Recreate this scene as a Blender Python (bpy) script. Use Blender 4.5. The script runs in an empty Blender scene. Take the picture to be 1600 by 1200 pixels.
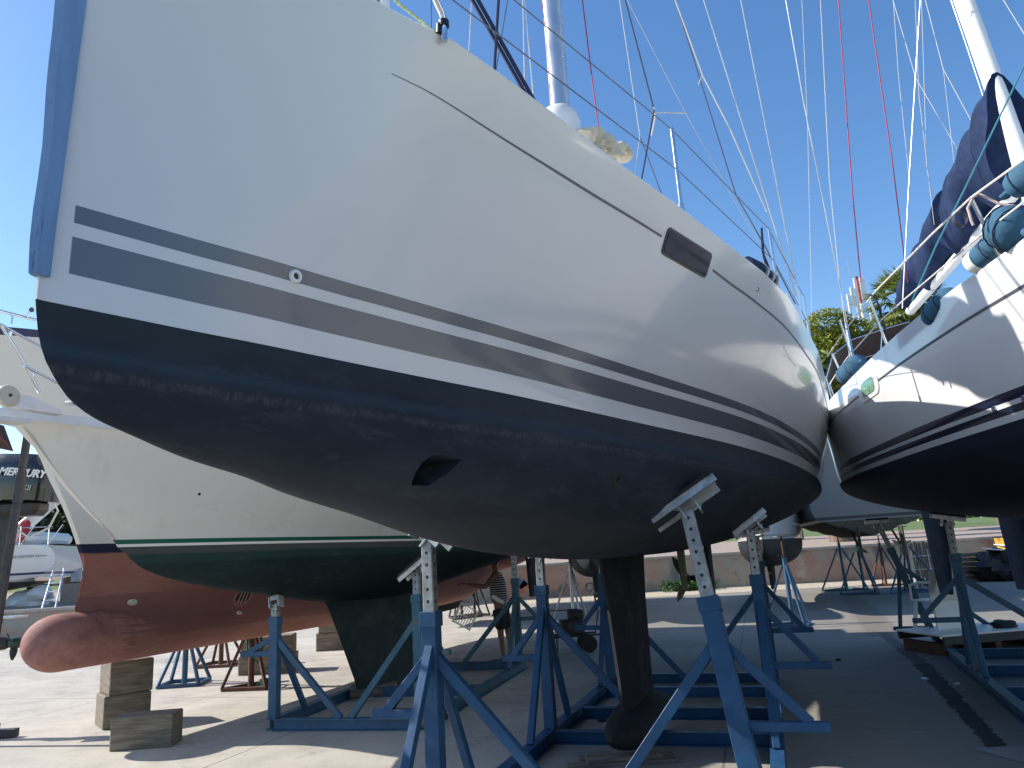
import bpy, bmesh, math, random
import numpy as np
from mathutils import Vector, Matrix, Euler
from mathutils.bvhtree import BVHTree
random.seed(7)
S = bpy.context.scene
COL = S.collection
R = math.radians

# ------------------------------------------------------------------ camera
CF, CP, CR, CH = 1158.8, R(13.4), R(3.51), 1.6      # focal length in px of 1600, pitch, roll, eye height
_fw = Vector((0, math.cos(CP), math.sin(CP))); _rt = Vector((1, 0, 0)); _up = _rt.cross(_fw)
_R = _rt*math.cos(CR) - _up*math.sin(CR); _U = _rt*math.sin(CR) + _up*math.cos(CR)
cam = bpy.data.cameras.new('camera'); co = bpy.data.objects.new('camera', cam); COL.objects.link(co)
cam.sensor_width = 36; cam.lens = CF/1600*36; cam.clip_start = .05; cam.clip_end = 3000
M = Matrix((_R, _U, -_fw)).transposed().to_4x4(); M.translation = (0, 0, CH); co.matrix_world = M
S.camera = co
def ray(px, py):
    d = _fw*CF + _R*(px-800) - _U*(py-600); return d/d.y
def at(px, py, Y):
    """world point seen at photo pixel px,py that stands Y metres ahead"""
    return Vector((0, 0, CH)) + ray(px, py)*Y
def atz(px, py, z):
    d = ray(px, py); t = (z-CH)/d.z; return Vector((0, 0, CH)) + d*t

# ------------------------------------------------------------------ object helpers
def put(o, parent=None):
    COL.objects.link(o)
    if parent is not None: o.parent = parent
    return o
def tag(o, label=None, cat=None, group=None, kind=None):
    if label: o['label'] = label
    if cat: o['category'] = cat
    if group: o['group'] = group
    if kind: o['kind'] = kind
    return o
def thing(name, label, cat, loc=(0, 0, 0), rz=0, group=None):
    o = bpy.data.objects.new(name, None); COL.objects.link(o)
    o.location = loc; o.rotation_euler = (0, 0, rz); o.empty_display_size = .2
    return tag(o, label, cat, group)
def copy_tree(o, parent=None):
    c = o.copy(); COL.objects.link(c)
    if parent is not None: c.parent = parent
    for ch in [x for x in bpy.data.objects if x.parent == o]: copy_tree(ch, c)
    return c
class MB:
    def __init__(s): s.v = []; s.f = []
    def add(s, vs, fs):
        n = len(s.v); s.v += [tuple(v) for v in vs]; s.f += [tuple(i+n for i in f) for f in fs]; return s
    def box(s, c, d, rot=None, bev=0):
        x, y, z = d[0]/2, d[1]/2, d[2]/2
        if bev:
            e = min(bev, x*.9, y*.9, z*.9); vs = []
            for sx in (-1, 1):
                for sy in (-1, 1):
                    for sz in (-1, 1):
                        vs += [(sx*(x-e), sy*(y-e), sz*z), (sx*(x-e), sy*y, sz*(z-e)), (sx*x, sy*(y-e), sz*(z-e))]
            m = bmesh.new(); [m.verts.new(v) for v in vs]; bmesh.ops.convex_hull(m, input=m.verts[:])
            m.verts.index_update(); m.verts.ensure_lookup_table()
            vs = [v.co.copy() for v in m.verts]; fs = [[v.index for v in f.verts] for f in m.faces]; m.free()
        else:
            vs = [Vector((i*x, j*y, k*z)) for i in (-1, 1) for j in (-1, 1) for k in (-1, 1)]
            fs = [(0, 1, 3, 2), (4, 6, 7, 5), (0, 4, 5, 1), (2, 3, 7, 6), (0, 2, 6, 4), (1, 5, 7, 3)]
        if rot is not None: vs = [rot @ Vector(v) for v in vs]
        return s.add([Vector(v)+Vector(c) for v in vs], fs)
    def bar(s, a, b, w, h=None, up=(0, 0, 1), bev=.004):
        a, b = Vector(a), Vector(b); d = (b-a); L = d.length; d.normalize(); u = Vector(up)
        if abs(d.dot(u)) > .98: u = Vector((0, 1, 0)) if abs(d.y) < .9 else Vector((1, 0, 0))
        r = d.cross(u).normalized(); u = r.cross(d)
        return s.box((a+b)/2, (w, L, h or w), Matrix((r, d, u)).transposed(), bev)
    def tube(s, pts, r, n=8, cap=True):
        pts = [Vector(p) for p in pts]; rs = r if isinstance(r, (list, tuple)) else [r]*len(pts)
        vs = []; fs = []; pr = None
        for i, p in enumerate(pts):
            t = (pts[min(i+1, len(pts)-1)]-pts[max(i-1, 0)]).normalized()
            if pr is None:
                a = Vector((0, 0, 1)) if abs(t.z) < .9 else Vector((1, 0, 0)); pr = t.cross(a).normalized()
            else:
                pr = (pr - t*pr.dot(t)).normalized()
            q = t.cross(pr)
            for k in range(n):
                an = 2*math.pi*k/n; vs.append(p+(pr*math.cos(an)+q*math.sin(an))*rs[i])
            if i:
                for k in range(n):
                    k2 = (k+1) % n; fs.append(((i-1)*n+k, (i-1)*n+k2, i*n+k2, i*n+k))
        if cap: fs.append(tuple(range(n))[::-1]); fs.append(tuple(range((len(pts)-1)*n, len(pts)*n)))
        return s.add(vs, fs)
    def lathe(s, prof, n=24, m=None):
        vs = []; fs = []
        for (r, z) in prof:
            for k in range(n):
                a = 2*math.pi*k/n; vs.append(Vector((r*math.cos(a), r*math.sin(a), z)))
        for i in range(len(prof)-1):
            for k in range(n):
                k2 = (k+1) % n; fs.append((i*n+k, i*n+k2, (i+1)*n+k2, (i+1)*n+k))
        fs.append(tuple(range(n))[::-1]); fs.append(tuple(range((len(prof)-1)*n, len(prof)*n)))
        if m is not None: vs = [m @ v for v in vs]
        return s.add(vs, fs)
    def prism(s, outline, z0, z1, m=None):
        n = len(outline); vs = [Vector((x, y, z0)) for x, y in outline]+[Vector((x, y, z1)) for x, y in outline]
        fs = [tuple(range(n))[::-1], tuple(range(n, 2*n))]+[(i, (i+1) % n, n+(i+1) % n, n+i) for i in range(n)]
        if m is not None: vs = [m @ v for v in vs]
        return s.add(vs, fs)
    def build(s, name, mat, parent=None, smooth=False, loc=None, ang=40, merge=False):
        me = bpy.data.meshes.new(name); me.from_pydata(s.v, [], s.f)
        bm = bmesh.new(); bm.from_mesh(me)
        if merge: bmesh.ops.remove_doubles(bm, verts=bm.verts[:], dist=1e-5)
        bmesh.ops.recalc_face_normals(bm, faces=bm.faces[:]); bm.to_mesh(me); bm.free()
        if smooth:
            me.polygons.foreach_set('use_smooth', [True]*len(me.polygons))
            try: me.set_sharp_from_angle(angle=R(ang))
            except Exception: pass
        me.materials.append(mat)
        o = bpy.data.objects.new(name, me); put(o, parent)
        if loc is not None: o.location = loc
        return o
def axis_m(p, d, up=(0, 0, 1)):
    """matrix whose z axis runs along d, origin p"""
    d = Vector(d).normalized(); u = Vector(up)
    if abs(d.dot(u)) > .98: u = Vector((1, 0, 0))
    x = u.cross(d).normalized(); y = d.cross(x); m = Matrix((x, y, d)).transposed().to_4x4(); m.translation = p; return m
def pchip(xs, ys):
    xs = np.array(xs, float); ys = np.array(ys, float); h = np.diff(xs); dl = np.diff(ys)/h; m = np.zeros(len(xs))
    m[0] = dl[0]; m[-1] = dl[-1]
    for i in range(1, len(xs)-1):
        if dl[i-1]*dl[i] > 0:
            w1 = 2*h[i]+h[i-1]; w2 = h[i]+2*h[i-1]; m[i] = (w1+w2)/(w1/dl[i-1]+w2/dl[i])
    def f(x):
        x = min(max(x, xs[0]), xs[-1]); i = int(min(max(np.searchsorted(xs, x)-1, 0), len(h)-1)); t = (x-xs[i])/h[i]
        return float((2*t**3-3*t*t+1)*ys[i]+(t**3-2*t*t+t)*h[i]*m[i]+(-2*t**3+3*t*t)*ys[i+1]+(t**3-t*t)*h[i]*m[i+1])
    return f

# ------------------------------------------------------------------ materials
def nodes(name):
    m = bpy.data.materials.new(name); m.use_nodes = True; nt = m.node_tree
    return m, nt, nt.nodes['Principled BSDF']
class NT:
    def __init__(s, nt): s.nt = nt
    def n(s, t, **k):
        o = s.nt.nodes.new(t)
        for a, b in k.items():
            if a.startswith('i_'):
                key = a[2:]; key = int(key) if key.isdigit() else key.replace('_', ' ')
                o.inputs[key].default_value = b
            else: setattr(o, a, b)
        return o
    def l(s, a, b): s.nt.links.new(a, b)
    def noise(s, vec, scale, det=4, rough=.6, stretch=None):
        if stretch:
            mp = s.n('ShaderNodeMapping'); mp.inputs['Scale'].default_value = stretch; s.l(vec, mp.inputs[0]); vec = mp.outputs[0]
        o = s.n('ShaderNodeTexNoise'); o.inputs['Scale'].default_value = scale; o.inputs['Detail'].default_value = det; o.inputs['Roughness'].default_value = rough
        s.l(vec, o.inputs['Vector']); return o.outputs['Fac']
    def ramp(s, fac, stops, interp='LINEAR'):
        o = s.n('ShaderNodeValToRGB'); o.color_ramp.interpolation = interp; e = o.color_ramp.elements
        while len(e) < len(stops): e.new(.5)
        for i, (p, c) in enumerate(stops):
            e[i].position = p; e[i].color = (c, c, c, 1) if isinstance(c, (int, float)) else (*c, 1)
        s.l(fac, o.inputs[0]); return o.outputs[0]
    def mix(s, fac, a, b, mode='MIX'):
        o = s.n('ShaderNodeMix', data_type='RGBA', blend_type=mode)
        for v, i in ((fac, 0), (a, 6), (b, 7)):
            if hasattr(v, 'is_linked') or hasattr(v, 'links'): s.l(v, o.inputs[i])
            else: o.inputs[i].default_value = v if i == 0 else (*v, 1)
        return o.outputs[2]
    def math(s, op, a, b=None, c=None, clamp=False):
        o = s.n('ShaderNodeMath', operation=op, use_clamp=clamp)
        for i, v in enumerate((a, b, c)):
            if v is None: continue
            if hasattr(v, 'links'): s.l(v, o.inputs[i])
            else: o.inputs[i].default_value = v
        return o.outputs[0]
    def bump(s, h, strength, dist, bs):
        o = s.n('ShaderNodeBump'); o.inputs['Strength'].default_value = strength; o.inputs['Distance'].default_value = dist
        s.l(h, o.inputs['Height']); s.l(o.outputs[0], bs.inputs['Normal'])
def mat(name, col, rough=.5, metal=0, var=.18, scale=6, bump=0, bscale=60, coat=0, dirt=None, dscale=3, dlo=.52, dhi=.68, stretch=None, spec=.5):
    m, nt, b = nodes(name); t = NT(nt); tc = t.n('ShaderNodeTexCoord').outputs['Object']
    nz = t.noise(tc, scale, 5, .6, stretch)
    c = t.mix(t.ramp(nz, [(.3, 0), (.7, 1)]), [x*(1-var) for x in col], [min(1, x*(1+var)) for x in col])
    if dirt: c = t.mix(t.ramp(t.noise(tc, dscale, 7, .68, stretch), [(dlo, 0), (dhi, 1)]), c, dirt)
    t.l(c, b.inputs['Base Color']); b.inputs['Metallic'].default_value = metal
    t.l(t.ramp(t.noise(tc, scale*2.3, 3), [(.3, max(.02, rough-.07)), (.7, min(1, rough+.09))]), b.inputs['Roughness'])
    b.inputs['Coat Weight'].default_value = coat; b.inputs['Coat Roughness'].default_value = .06; b.inputs['Specular IOR Level'].default_value = spec
    if bump: t.bump(t.noise(tc, bscale, 4), bump, .01, b)
    return m

BLUE = (.010, .055, .135)
m_blue = mat('blue_steel_paint', BLUE, .55, var=.25, scale=5, bump=.2, bscale=40, dirt=(.05, .035, .03), dscale=11, dlo=.62, dhi=.72, spec=.3)
m_teal = mat('faded_teal_steel_paint', (.028, .10, .15), .6, var=.25, scale=5, bump=.15, dirt=(.10, .09, .07), dscale=5, dlo=.55, dhi=.7)
m_steel = mat('galvanised_steel', (.42, .44, .46), .42, .75, var=.25, scale=12, bump=.1, dirt=(.18, .16, .14), dscale=7, dlo=.55, dhi=.75)
m_inox = mat('polished_stainless_steel', (.62, .63, .65), .16, 1, var=.05)
m_alu = mat('anodised_aluminium', (.62, .63, .65), .33, .85, var=.06, scale=2)
m_whitemast = mat('white_mast_paint', (.78, .78, .77), .3, 0, var=.04, coat=.3)
m_rust = mat('rusty_brown_steel', (.10, .045, .03), .75, .2, var=.35, scale=14, bump=.3, dirt=(.05, .035, .03))
m_darksteel = mat('dark_grimy_steel', (.05, .05, .055), .6, .4, var=.3, scale=9, bump=.2)
m_wood = mat('weathered_timber', (.20, .165, .125), .85, 0, var=.35, scale=3, bump=.5, bscale=22, dirt=(.10, .085, .07), dscale=2.2, stretch=(1, 9, 9), dlo=.45, dhi=.65)
m_black = mat('black_plastic', (.012, .012, .014), .4, var=.2)
m_rubber = mat('black_rubber', (.02, .02, .02), .8, var=.2)
m_navycloth = mat('navy_canvas', (.008, .020, .062), .85, var=.35, scale=6, bump=.8, bscale=9, spec=.25)
m_bluecloth = mat('blue_fender_cover', (.03, .10, .17), .9, var=.2, scale=5, bump=.35, bscale=30)
m_beige = mat('beige_sailcloth', (.62, .55, .42), .8, var=.15, scale=9, bump=.5, bscale=20)
m_white = mat('white_gelcoat_trim', (.78, .78, .76), .28, var=.04, coat=.4)
m_whiteplastic = mat('white_plastic', (.75, .75, .74), .4, var=.05)
m_glass = mat('dark_window_glass', (.007, .02, .045), .05, var=.3, scale=2, spec=.12)
m_rope = mat('white_rope', (.6, .57, .52), .8, var=.15, scale=60)
m_wire = mat('steel_wire', (.5, .51, .53), .35, .7, var=.1)
m_darkwire = mat('dark_steel_wire', (.10, .10, .12), .45, .5, var=.1)
m_navyrope = mat('navy_rope', (.012, .016, .05), .8, var=.3, scale=60)
m_redrope = mat('red_rope', (.36, .035, .075), .7, var=.25, scale=40)
m_tealrope = mat('teal_rope', (.02, .16, .22), .7, var=.25, scale=40)

# ------------------------------------------------------------------ hull builder (local x = metres aft of the stem, y = starboard, z = up)
def hull(L, zp, zk, bp, bs, zs, nsec, flare, cuts=(), transom_rake=.0, vee=0, top=None):
    zk = pchip(*zip(*zk)); bp = pchip(*zip(*bp)); bs = pchip(*zip(*bs)); zs = pchip(*zip(*zs))
    nsec = pchip(*zip(*nsec)); flare = pchip(*zip(*flare))
    sts = [L*(i/110.)**1.7 for i in range(111)]
    NB, NTp = 22, 18; rows = []
    for s in sts:
        k, bpp, bss, zss, n, fl = zk(s), max(bp(s), .004), max(bs(s), .012), zs(s), nsec(s), flare(s)
        k = min(k, zp-.001); ring = []
        for i in range(NB):
            t = math.pi/2*i/NB; y = bpp*math.sin(t)**(2/n); z = zp-(zp-k)*max(math.cos(t), 0)**(2/n)
            if vee: y = bpp*((i/NB)**vee); z = k+(zp-k)*(i/NB)
            ring.append((y, z))
        for i in range(NTp+1):
            u = i/NTp; ring.append((bpp+(bss-bpp)*u**fl, zp+(zss-zp)*u))
        if top: ring = top(s, ring)
        rows.append([(s+(z-zp)*transom_rake*max(0, s/L)**8, y, z) for y, z in ring])
    return rows
def hull_obj(rows, name, m, parent):
    n = len(rows[0]); b = MB(); vs = []; fs = []
    for r in rows:
        vs += [(x, -y, z) for x, y, z in reversed(r)] + [(x, y, z) for x, y, z in r[1:]]
    w = 2*n-1
    for i in range(len(rows)-1):
        for j in range(w-1):
            fs.append((i*w+j, (i+1)*w+j, (i+1)*w+j+1, i*w+j+1))
        fs.append((i*w, i*w+w-1, (i+1)*w+w-1, (i+1)*w))     # deck cap
    k = (len(rows)-1)*w; fs.append(tuple(range(k, k+w))); fs.append(tuple(range(w))[::-1])
    b.add(vs, fs); return b.build(name, m, parent, smooth=True, ang=50, merge=True)
class Surf:
    """point and outward normal on a hull at s metres aft, height z; side -1 port, +1 starboard"""
    def __init__(s, ob):
        s.t = BVHTree.FromPolygons([v.co for v in ob.data.vertices], [tuple(p.vertices) for p in ob.data.polygons])
    def __call__(s, x, z, side=-1, off=0):
        h, n, i, d = s.t.ray_cast(Vector((x, side*6, z)), Vector((0, -side, 0)))
        if h is None: h, n, i, d = s.t.find_nearest(Vector((x, side*.5, z)))
        if n.y*side < 0: n = -n
        return h+n*off, n
    def up(s, x, y, off=0):
        h, n, i, d = s.t.ray_cast(Vector((x, y, -1)), Vector((0, 0, 1)))
        return h, n

#==HULL1==
YA = R(90-23.31)
yacht = thing('sailing_yacht', 'big white sailing yacht with grey stripes and dark bottom filling the middle of the yard', 'sailboat', (-1.235, 1.826, 0), YA)
h1 = hull(11.6, 2.343,
    [(0, 2.343), (.007, 2.287), (.03, 2.205), (.068, 2.144), (.118, 2.091), (.197, 2.051), (.3, 2.024), (.51, 1.975), (.82, 1.93), (1.02, 1.89), (1.6, 1.81), (2.18, 1.725), (2.96, 1.645), (3.84, 1.60), (4.7, 1.575), (6, 1.58), (7.5, 1.66), (9, 1.83), (10.3, 2.03), (11.6, 2.28)],
    [(0, .0), (.08, .022), (.23, .064), (.41, .115), (.61, .177), (.86, .245), (1.39, .395), (1.85, .53), (2.39, .668), (3.08, .835), (3.94, 1.045), (4.53, 1.175), (5.38, 1.325), (6.46, 1.465), (7.56, 1.56), (8.7, 1.61), (10, 1.60), (11.6, 1.45)],
    [(0, .03), (.1, .12), (.3, .27), (.6, .44), (.9, .57), (1.1, .69), (1.6, .87), (2.2, 1.05), (2.75, 1.215), (3.65, 1.45), (4.2, 1.59), (4.95, 1.715), (5.85, 1.79), (6.8, 1.85), (8.9, 1.87), (10.3, 1.84), (11.6, 1.72)],
    [(0, 3.72), (.9, 3.66), (1.6, 3.59), (2.2, 3.55), (3.7, 3.5), (5, 3.47), (6.8, 3.42), (9, 3.4), (11.6, 3.38)],
    [(0, 1.8), (2, 2.0), (4, 2.1), (8, 2.3), (11.6, 2.6)],
    [(0, 1.7), (1, 1.5), (3, 1.25), (6, 1), (11.6, .9)])
#==END1==

# ------------------------------------------------------------------ hull paint
def hull_mat(name, white, bands, foul, foul2, rough=.12, coat=.6, xmin=None, scum=None, coord='z', wear=.5, slope=None, topdirt=None, cove=None):
    """bands: (z0, z1, colour) painted stripes above the antifouling; xmin: where the stripes start aft of the stem"""
    m, nt, b = nodes(name); t = NT(nt); tc = t.n('ShaderNodeTexCoord').outputs['Object']
    sp = t.n('ShaderNodeSeparateXYZ'); t.l(tc, sp.inputs[0]); X, Y, Z = sp.outputs
    def band(z0, z1, soft=.0012, v=None):
        v = Z if v is None else v
        return t.math('MULTIPLY', t.math('MULTIPLY_ADD', v, 1/soft, -z0/soft+.5, clamp=True), t.math('MULTIPLY_ADD', v, -1/soft, z1/soft+.5, clamp=True))
    n1 = t.noise(tc, 1.1, 4)
    top = t.mix(t.ramp(n1, [(.3, 0), (.7, 1)]), [c*.95 for c in white], white)
    if topdirt:
        st = t.noise(tc, 3, 6, .65, (1, 1, .35)); top = t.mix(t.math('MULTIPLY', t.ramp(st, [(.55, 0), (.8, 1)]), .35), top, topdirt)
        sc = t.noise(tc, 2.2, 10, .85, (.35, 1, 5)); zone = band(zf_top := foul[0]+.02, foul[0]+.42, .15)
        top = t.mix(t.math('MULTIPLY', t.math('MULTIPLY', t.ramp(sc, [(.62, 0), (.68, 1)]), zone), .55), top, (.10, .10, .09))
    xm = None
    if xmin is not None: xm = t.math('MULTIPLY_ADD', X, 300, -xmin*300, clamp=True)
    for z0, z1, c in bands:
        k = band(z0, z1)
        if xm is not None: k = t.math('MULTIPLY', k, xm)
        top = t.mix(k, top, c)
    if cove:
        pass
    zf, fc = foul
    fn = t.noise(tc, 2.2, 7, .66, (.6, 1, 1.6))
    f = t.mix(t.ramp(fn, [(.36, 0), (.66, 1)]), fc, foul2)
    fn2 = t.noise(tc, 7, 8, .75, (.5, 1, 2.2))
    f = t.mix(t.math('MULTIPLY', t.ramp(fn2, [(.54, 0), (.74, 1)]), wear), f, [min(1, c*2.4+.022) for c in fc])
    roll = t.noise(tc, 2.6, 9, .82, (3.5, 3.5, .22)); f = t.mix(t.math('MULTIPLY', t.ramp(roll, [(.55, 0), (.72, 1)]), wear*.45), f, [min(1, c*2.0+.012) for c in fc])
    scr = t.noise(tc, 5, 10, .9, (.3, .3, 3.2)); f = t.mix(t.math('MULTIPLY', t.ramp(scr, [(.63, 0), (.67, 1)]), wear*.4), f, (.10, .105, .11))
    f = t.mix(t.math('MULTIPLY', t.ramp(t.noise(tc, 1.0, 3), [(.52, 0), (.7, 1)]), .35*wear), f, [c*.45 for c in fc])
    if scum:
        for z0, z1, c, a, rag in scum:
            zz = t.math('ADD', Z, t.math('MULTIPLY', t.math('SUBTRACT', t.noise(tc, 16 if rag else 1.2, 5, .7, (1, 1, .25) if rag else None), .5), .05 if rag else .05))
            k = band(z0, z1, .025 if not rag else .012, zz)
            if rag: k = t.math('MULTIPLY', k, t.ramp(t.noise(tc, 60, 4, .7, (1, 1, .22)), [(.40, .0), (.62, 1)]))
            f = t.mix(t.math('MULTIPLY', k, a), f, c)
    isf = t.math('MULTIPLY_ADD', Z, -1/.0012, zf/.0012+.5, clamp=True)
    t.l(t.mix(isf, top, f), b.inputs['Base Color'])
    rr = t.math('ADD', t.math('MULTIPLY', isf, .5), t.math('MULTIPLY_ADD', t.noise(tc, 2, 4), .05, rough-.02))
    t.l(rr, b.inputs['Roughness']); t.l(t.math('MULTIPLY_ADD', isf, -.3, .5), b.inputs['Specular IOR Level'])
    t.l(t.math('MULTIPLY_ADD', isf, -coat, coat), b.inputs['Coat Weight']); b.inputs['Coat Roughness'].default_value = .05
    bh = t.math('MULTIPLY', t.math('MULTIPLY', fn2, isf), 1.0)
    bh = t.math('ADD', bh, t.math('MULTIPLY', t.noise(tc, .9, 1), .5))
    t.bump(bh, .12, .02, b)
    return m

# ================================================================== OUR YACHT
GREY = (.10, .112, .128)
m_h1 = hull_mat('white_gelcoat_with_grey_stripes', (.60, .605, .605), [(2.584, 2.637, GREY), (2.434, 2.543, GREY)], (2.343, (.014, .021, .033)), (.029, .039, .054),
    xmin=.068, scum=[(2.27, 2.4, (.020, .031, .036), .6, 0), (2.20, 2.235, (.018, .042, .066), .7, 0), (2.150, 2.176, (.07, .08, .085), .5, 1), (1.2, 1.80, (.036, .034, .036), .35, 0)], wear=.6, rough=.17, coat=.38)
hl = hull_obj(h1, 'hull', m_h1, yacht)
# tunnel for the bow thruster, cut through the hull
cut = MB().lathe([(.058, -.3), (.058, .3)], 40, Matrix.Translation((1.52, 0, 1.985)) @ Matrix.Rotation(R(90), 4, 'X')).build('cutter', m_black)
ol = [(1.66, 2.038), (1.56, 2.050), (1.485, 2.047), (1.448, 2.015), (1.445, 1.965), (1.475, 1.920), (1.545, 1.928), (1.62, 1.975)]
vs = []; n_ = len(ol)
for yy, k_, dx_ in ((-.62, 1, 0), (-.27, .96, -.01), (-.15, .72, -.03)):
    vs += [(1.52+(x-1.53)*k_+dx_, yy, 1.985+(z-1.985)*k_) for x, z in ol]
fs = [(j*n_+i, j*n_+(i+1) % n_, (j+1)*n_+(i+1) % n_, (j+1)*n_+i) for j in range(2) for i in range(n_)]+[tuple(range(n_)), tuple(range(2*n_, 3*n_))]
cut2 = MB().add(vs, fs).build('cutter', m_black, yacht); cut.parent = yacht
bpy.context.view_layer.update()
for c_ in (cut, cut2): md = hl.modifiers.new('b', 'BOOLEAN'); md.object = c_; md.operation = 'DIFFERENCE'; md.solver = 'EXACT'
dg = bpy.context.evaluated_depsgraph_get(); me2 = bpy.data.meshes.new_from_object(hl.evaluated_get(dg))
if len(me2.vertices) > 1000:
    hl.modifiers.clear(); hl.data = me2
    me2.polygons.foreach_set('use_smooth', [True]*len(me2.polygons)); me2.set_sharp_from_angle(angle=R(45))
bpy.data.objects.remove(cut); bpy.data.objects.remove(cut2)
tp_ = propeller_later = None
sf1 = Surf(hl)
def patch(sf, poly, n, off, side=-1, th=0):
    """sheet of quads lying on the hull: poly = 4 corners (s,z) top-left, top-right, bottom-right, bottom-left"""
    b = MB(); g = []
    for j in range(n+1):
        for i in range(n+1):
            u, v = i/n, j/n
            s = (1-v)*((1-u)*poly[0][0]+u*poly[1][0])+v*((1-u)*poly[3][0]+u*poly[2][0])
            z = (1-v)*((1-u)*poly[0][1]+u*poly[1][1])+v*((1-u)*poly[3][1]+u*poly[2][1])
            g.append(sf(s, z, side, off)[0])
    w = n+1
    return b.add(g, [(j*w+i, j*w+i+1, (j+1)*w+i+1, (j+1)*w+i) for j in range(n) for i in range(n)])
def rounded(s0, s1, z0, z1, r, n=6, shear=0):
    o = []
    for cx, cz, a0 in ((s1-r, z1-r, 0), (s0+r, z1-r, 90), (s0+r, z0+r, 180), (s1-r, z0+r, 270)):
        for k in range(n+1):
            a = R(a0+90*k/n); z = cz+r*math.sin(a); o.append((cx+r*math.cos(a)+shear*(z1-z), z))
    return o
def hull_plate(sf, outline, off, side=-1, th=.0):
    """closed plate following the hull, with a rim th thick"""
    n = len(outline); cs = sum(p[0] for p in outline)/n; cz = sum(p[1] for p in outline)/n; b = MB()
    vs = []; fs = []
    for k, f in enumerate((0, .33, .66, 1)):
        for (x, z) in outline: vs.append(sf(cs+(x-cs)*max(f, .001), cz+(z-cz)*max(f, .001), side, off)[0])
    for (x, z) in outline: vs.append(sf(x, z, side, off-th-.002)[0])
    for k in range(4):
        for i in range(n): fs.append((k*n+i, k*n+(i+1) % n, (k+1)*n+(i+1) % n, (k+1)*n+i))
    return b.add(vs, fs)
fr = hull_plate(sf1, rounded(2.80, 3.36, 3.262, 3.408, .028, shear=.1), .006, th=.006).build('hull_window', m_black, yacht, True)
hull_plate(sf1, rounded(2.815, 3.345, 3.274, 3.396, .022, shear=.1), .009, th=.002).build('pane', m_glass, fr, True)
# cove line, thin groove colour strip along the topsides
def cove(sf, pts, w, name, m, parent, side=-1, off=.0022):
    f = pchip(*zip(*pts)); b = MB(); vs = []; n = 70; s0, s1 = pts[0][0], pts[-1][0]
    for i in range(n+1):
        s = s0+(s1-s0)*i/n; z = f(s); ww = w*min(1, .15+1.5*i/n) if name.endswith('line') else w
        vs += [sf(s, z-ww/2, side, off)[0], sf(s, z+ww/2, side, off)[0]]
    b.add(vs, [(2*i, 2*i+1, 2*i+3, 2*i+2) for i in range(n)]); return b.build(name, m, parent, True)
m_cove = mat('dark_grey_cove_tape', (.07, .085, .11), .4, var=.1)
cove(sf1, [(.94, 3.443), (1.38, 3.396), (1.70, 3.375), (2.08, 3.36), (2.42, 3.352), (2.77, 3.343)], .012, 'cove_line', m_cove, yacht)
cove(sf1, [(3.43, 3.329), (3.8, 3.31), (4.36, 3.292), (5.1, 3.285), (6.5, 3.27), (9, 3.25), (11.3, 3.24)], .0135, 'cove_stripe', m_cove, yacht)
# round through-hull fitting (white flange with a dark bore) and small ones below
def fitting(sf, s, z, r, m, parent, name='skin_fitting', side=-1, bore=.45, h=.012):
    p, n = sf(s, z, side); M_ = axis_m(p, n)
    f = MB().lathe([(r, -.01), (r, h*.5), (r*.86, h), (r*bore*1.15, h), (r*bore, h*.55), (r*bore, -.008)], 28, M_).build(name, m, parent, True)
    MB().lathe([(r*bore*.98, -.002), (r*bore*.98, h*.35)], 20, M_).build('bore', m_black if bore < .6 else m_steel, f)
    return f
fitting(sf1, .734, 2.604, .0245, m_whiteplastic, yacht)
fitting(sf1, 2.91, 2.017, .045, m_rubber, yacht, 'transducer', bore=.5, h=.004)
fitting(sf1, 4.11, 3.373, .016, m_inox, yacht, 'drain_outlet')
# blue weathered board lashed against the stem
m_board = mat('weathered_light_blue_board', (.13, .24, .42), .8, var=.18, scale=5, bump=.5, bscale=30, dirt=(.055, .085, .13), dscale=9, stretch=(3, 3, .35), dlo=.58, dhi=.66)
b = MB()
vs = []; fs = []
for i in range(15):
    z = 2.408+(3.70-2.408)*i/14; w = .019+.020*i/14; x0 = -.014-.003*math.sin(i*1.3); wob = .004*math.sin(i*.9)
    x1 = .016+.032*i/14
    vs += [(x0, w*.55+wob, z), (x0-.012, 0+wob, z), (x0, -w*.8+wob, z), (x1, -w*1.0-.012*i/14-.004, z), (x1+.006, -w*.55-.006, z), (x1, w, z)]
for i in range(14):
    for k in range(6): fs.append((i*6+k, i*6+(k+1) % 6, (i+1)*6+(k+1) % 6, (i+1)*6+k))
fs += [(0, 1, 2, 3, 4, 5), tuple(range(84, 90))]
b.add(vs, fs).build('stem_guard', m_board, yacht)
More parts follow.
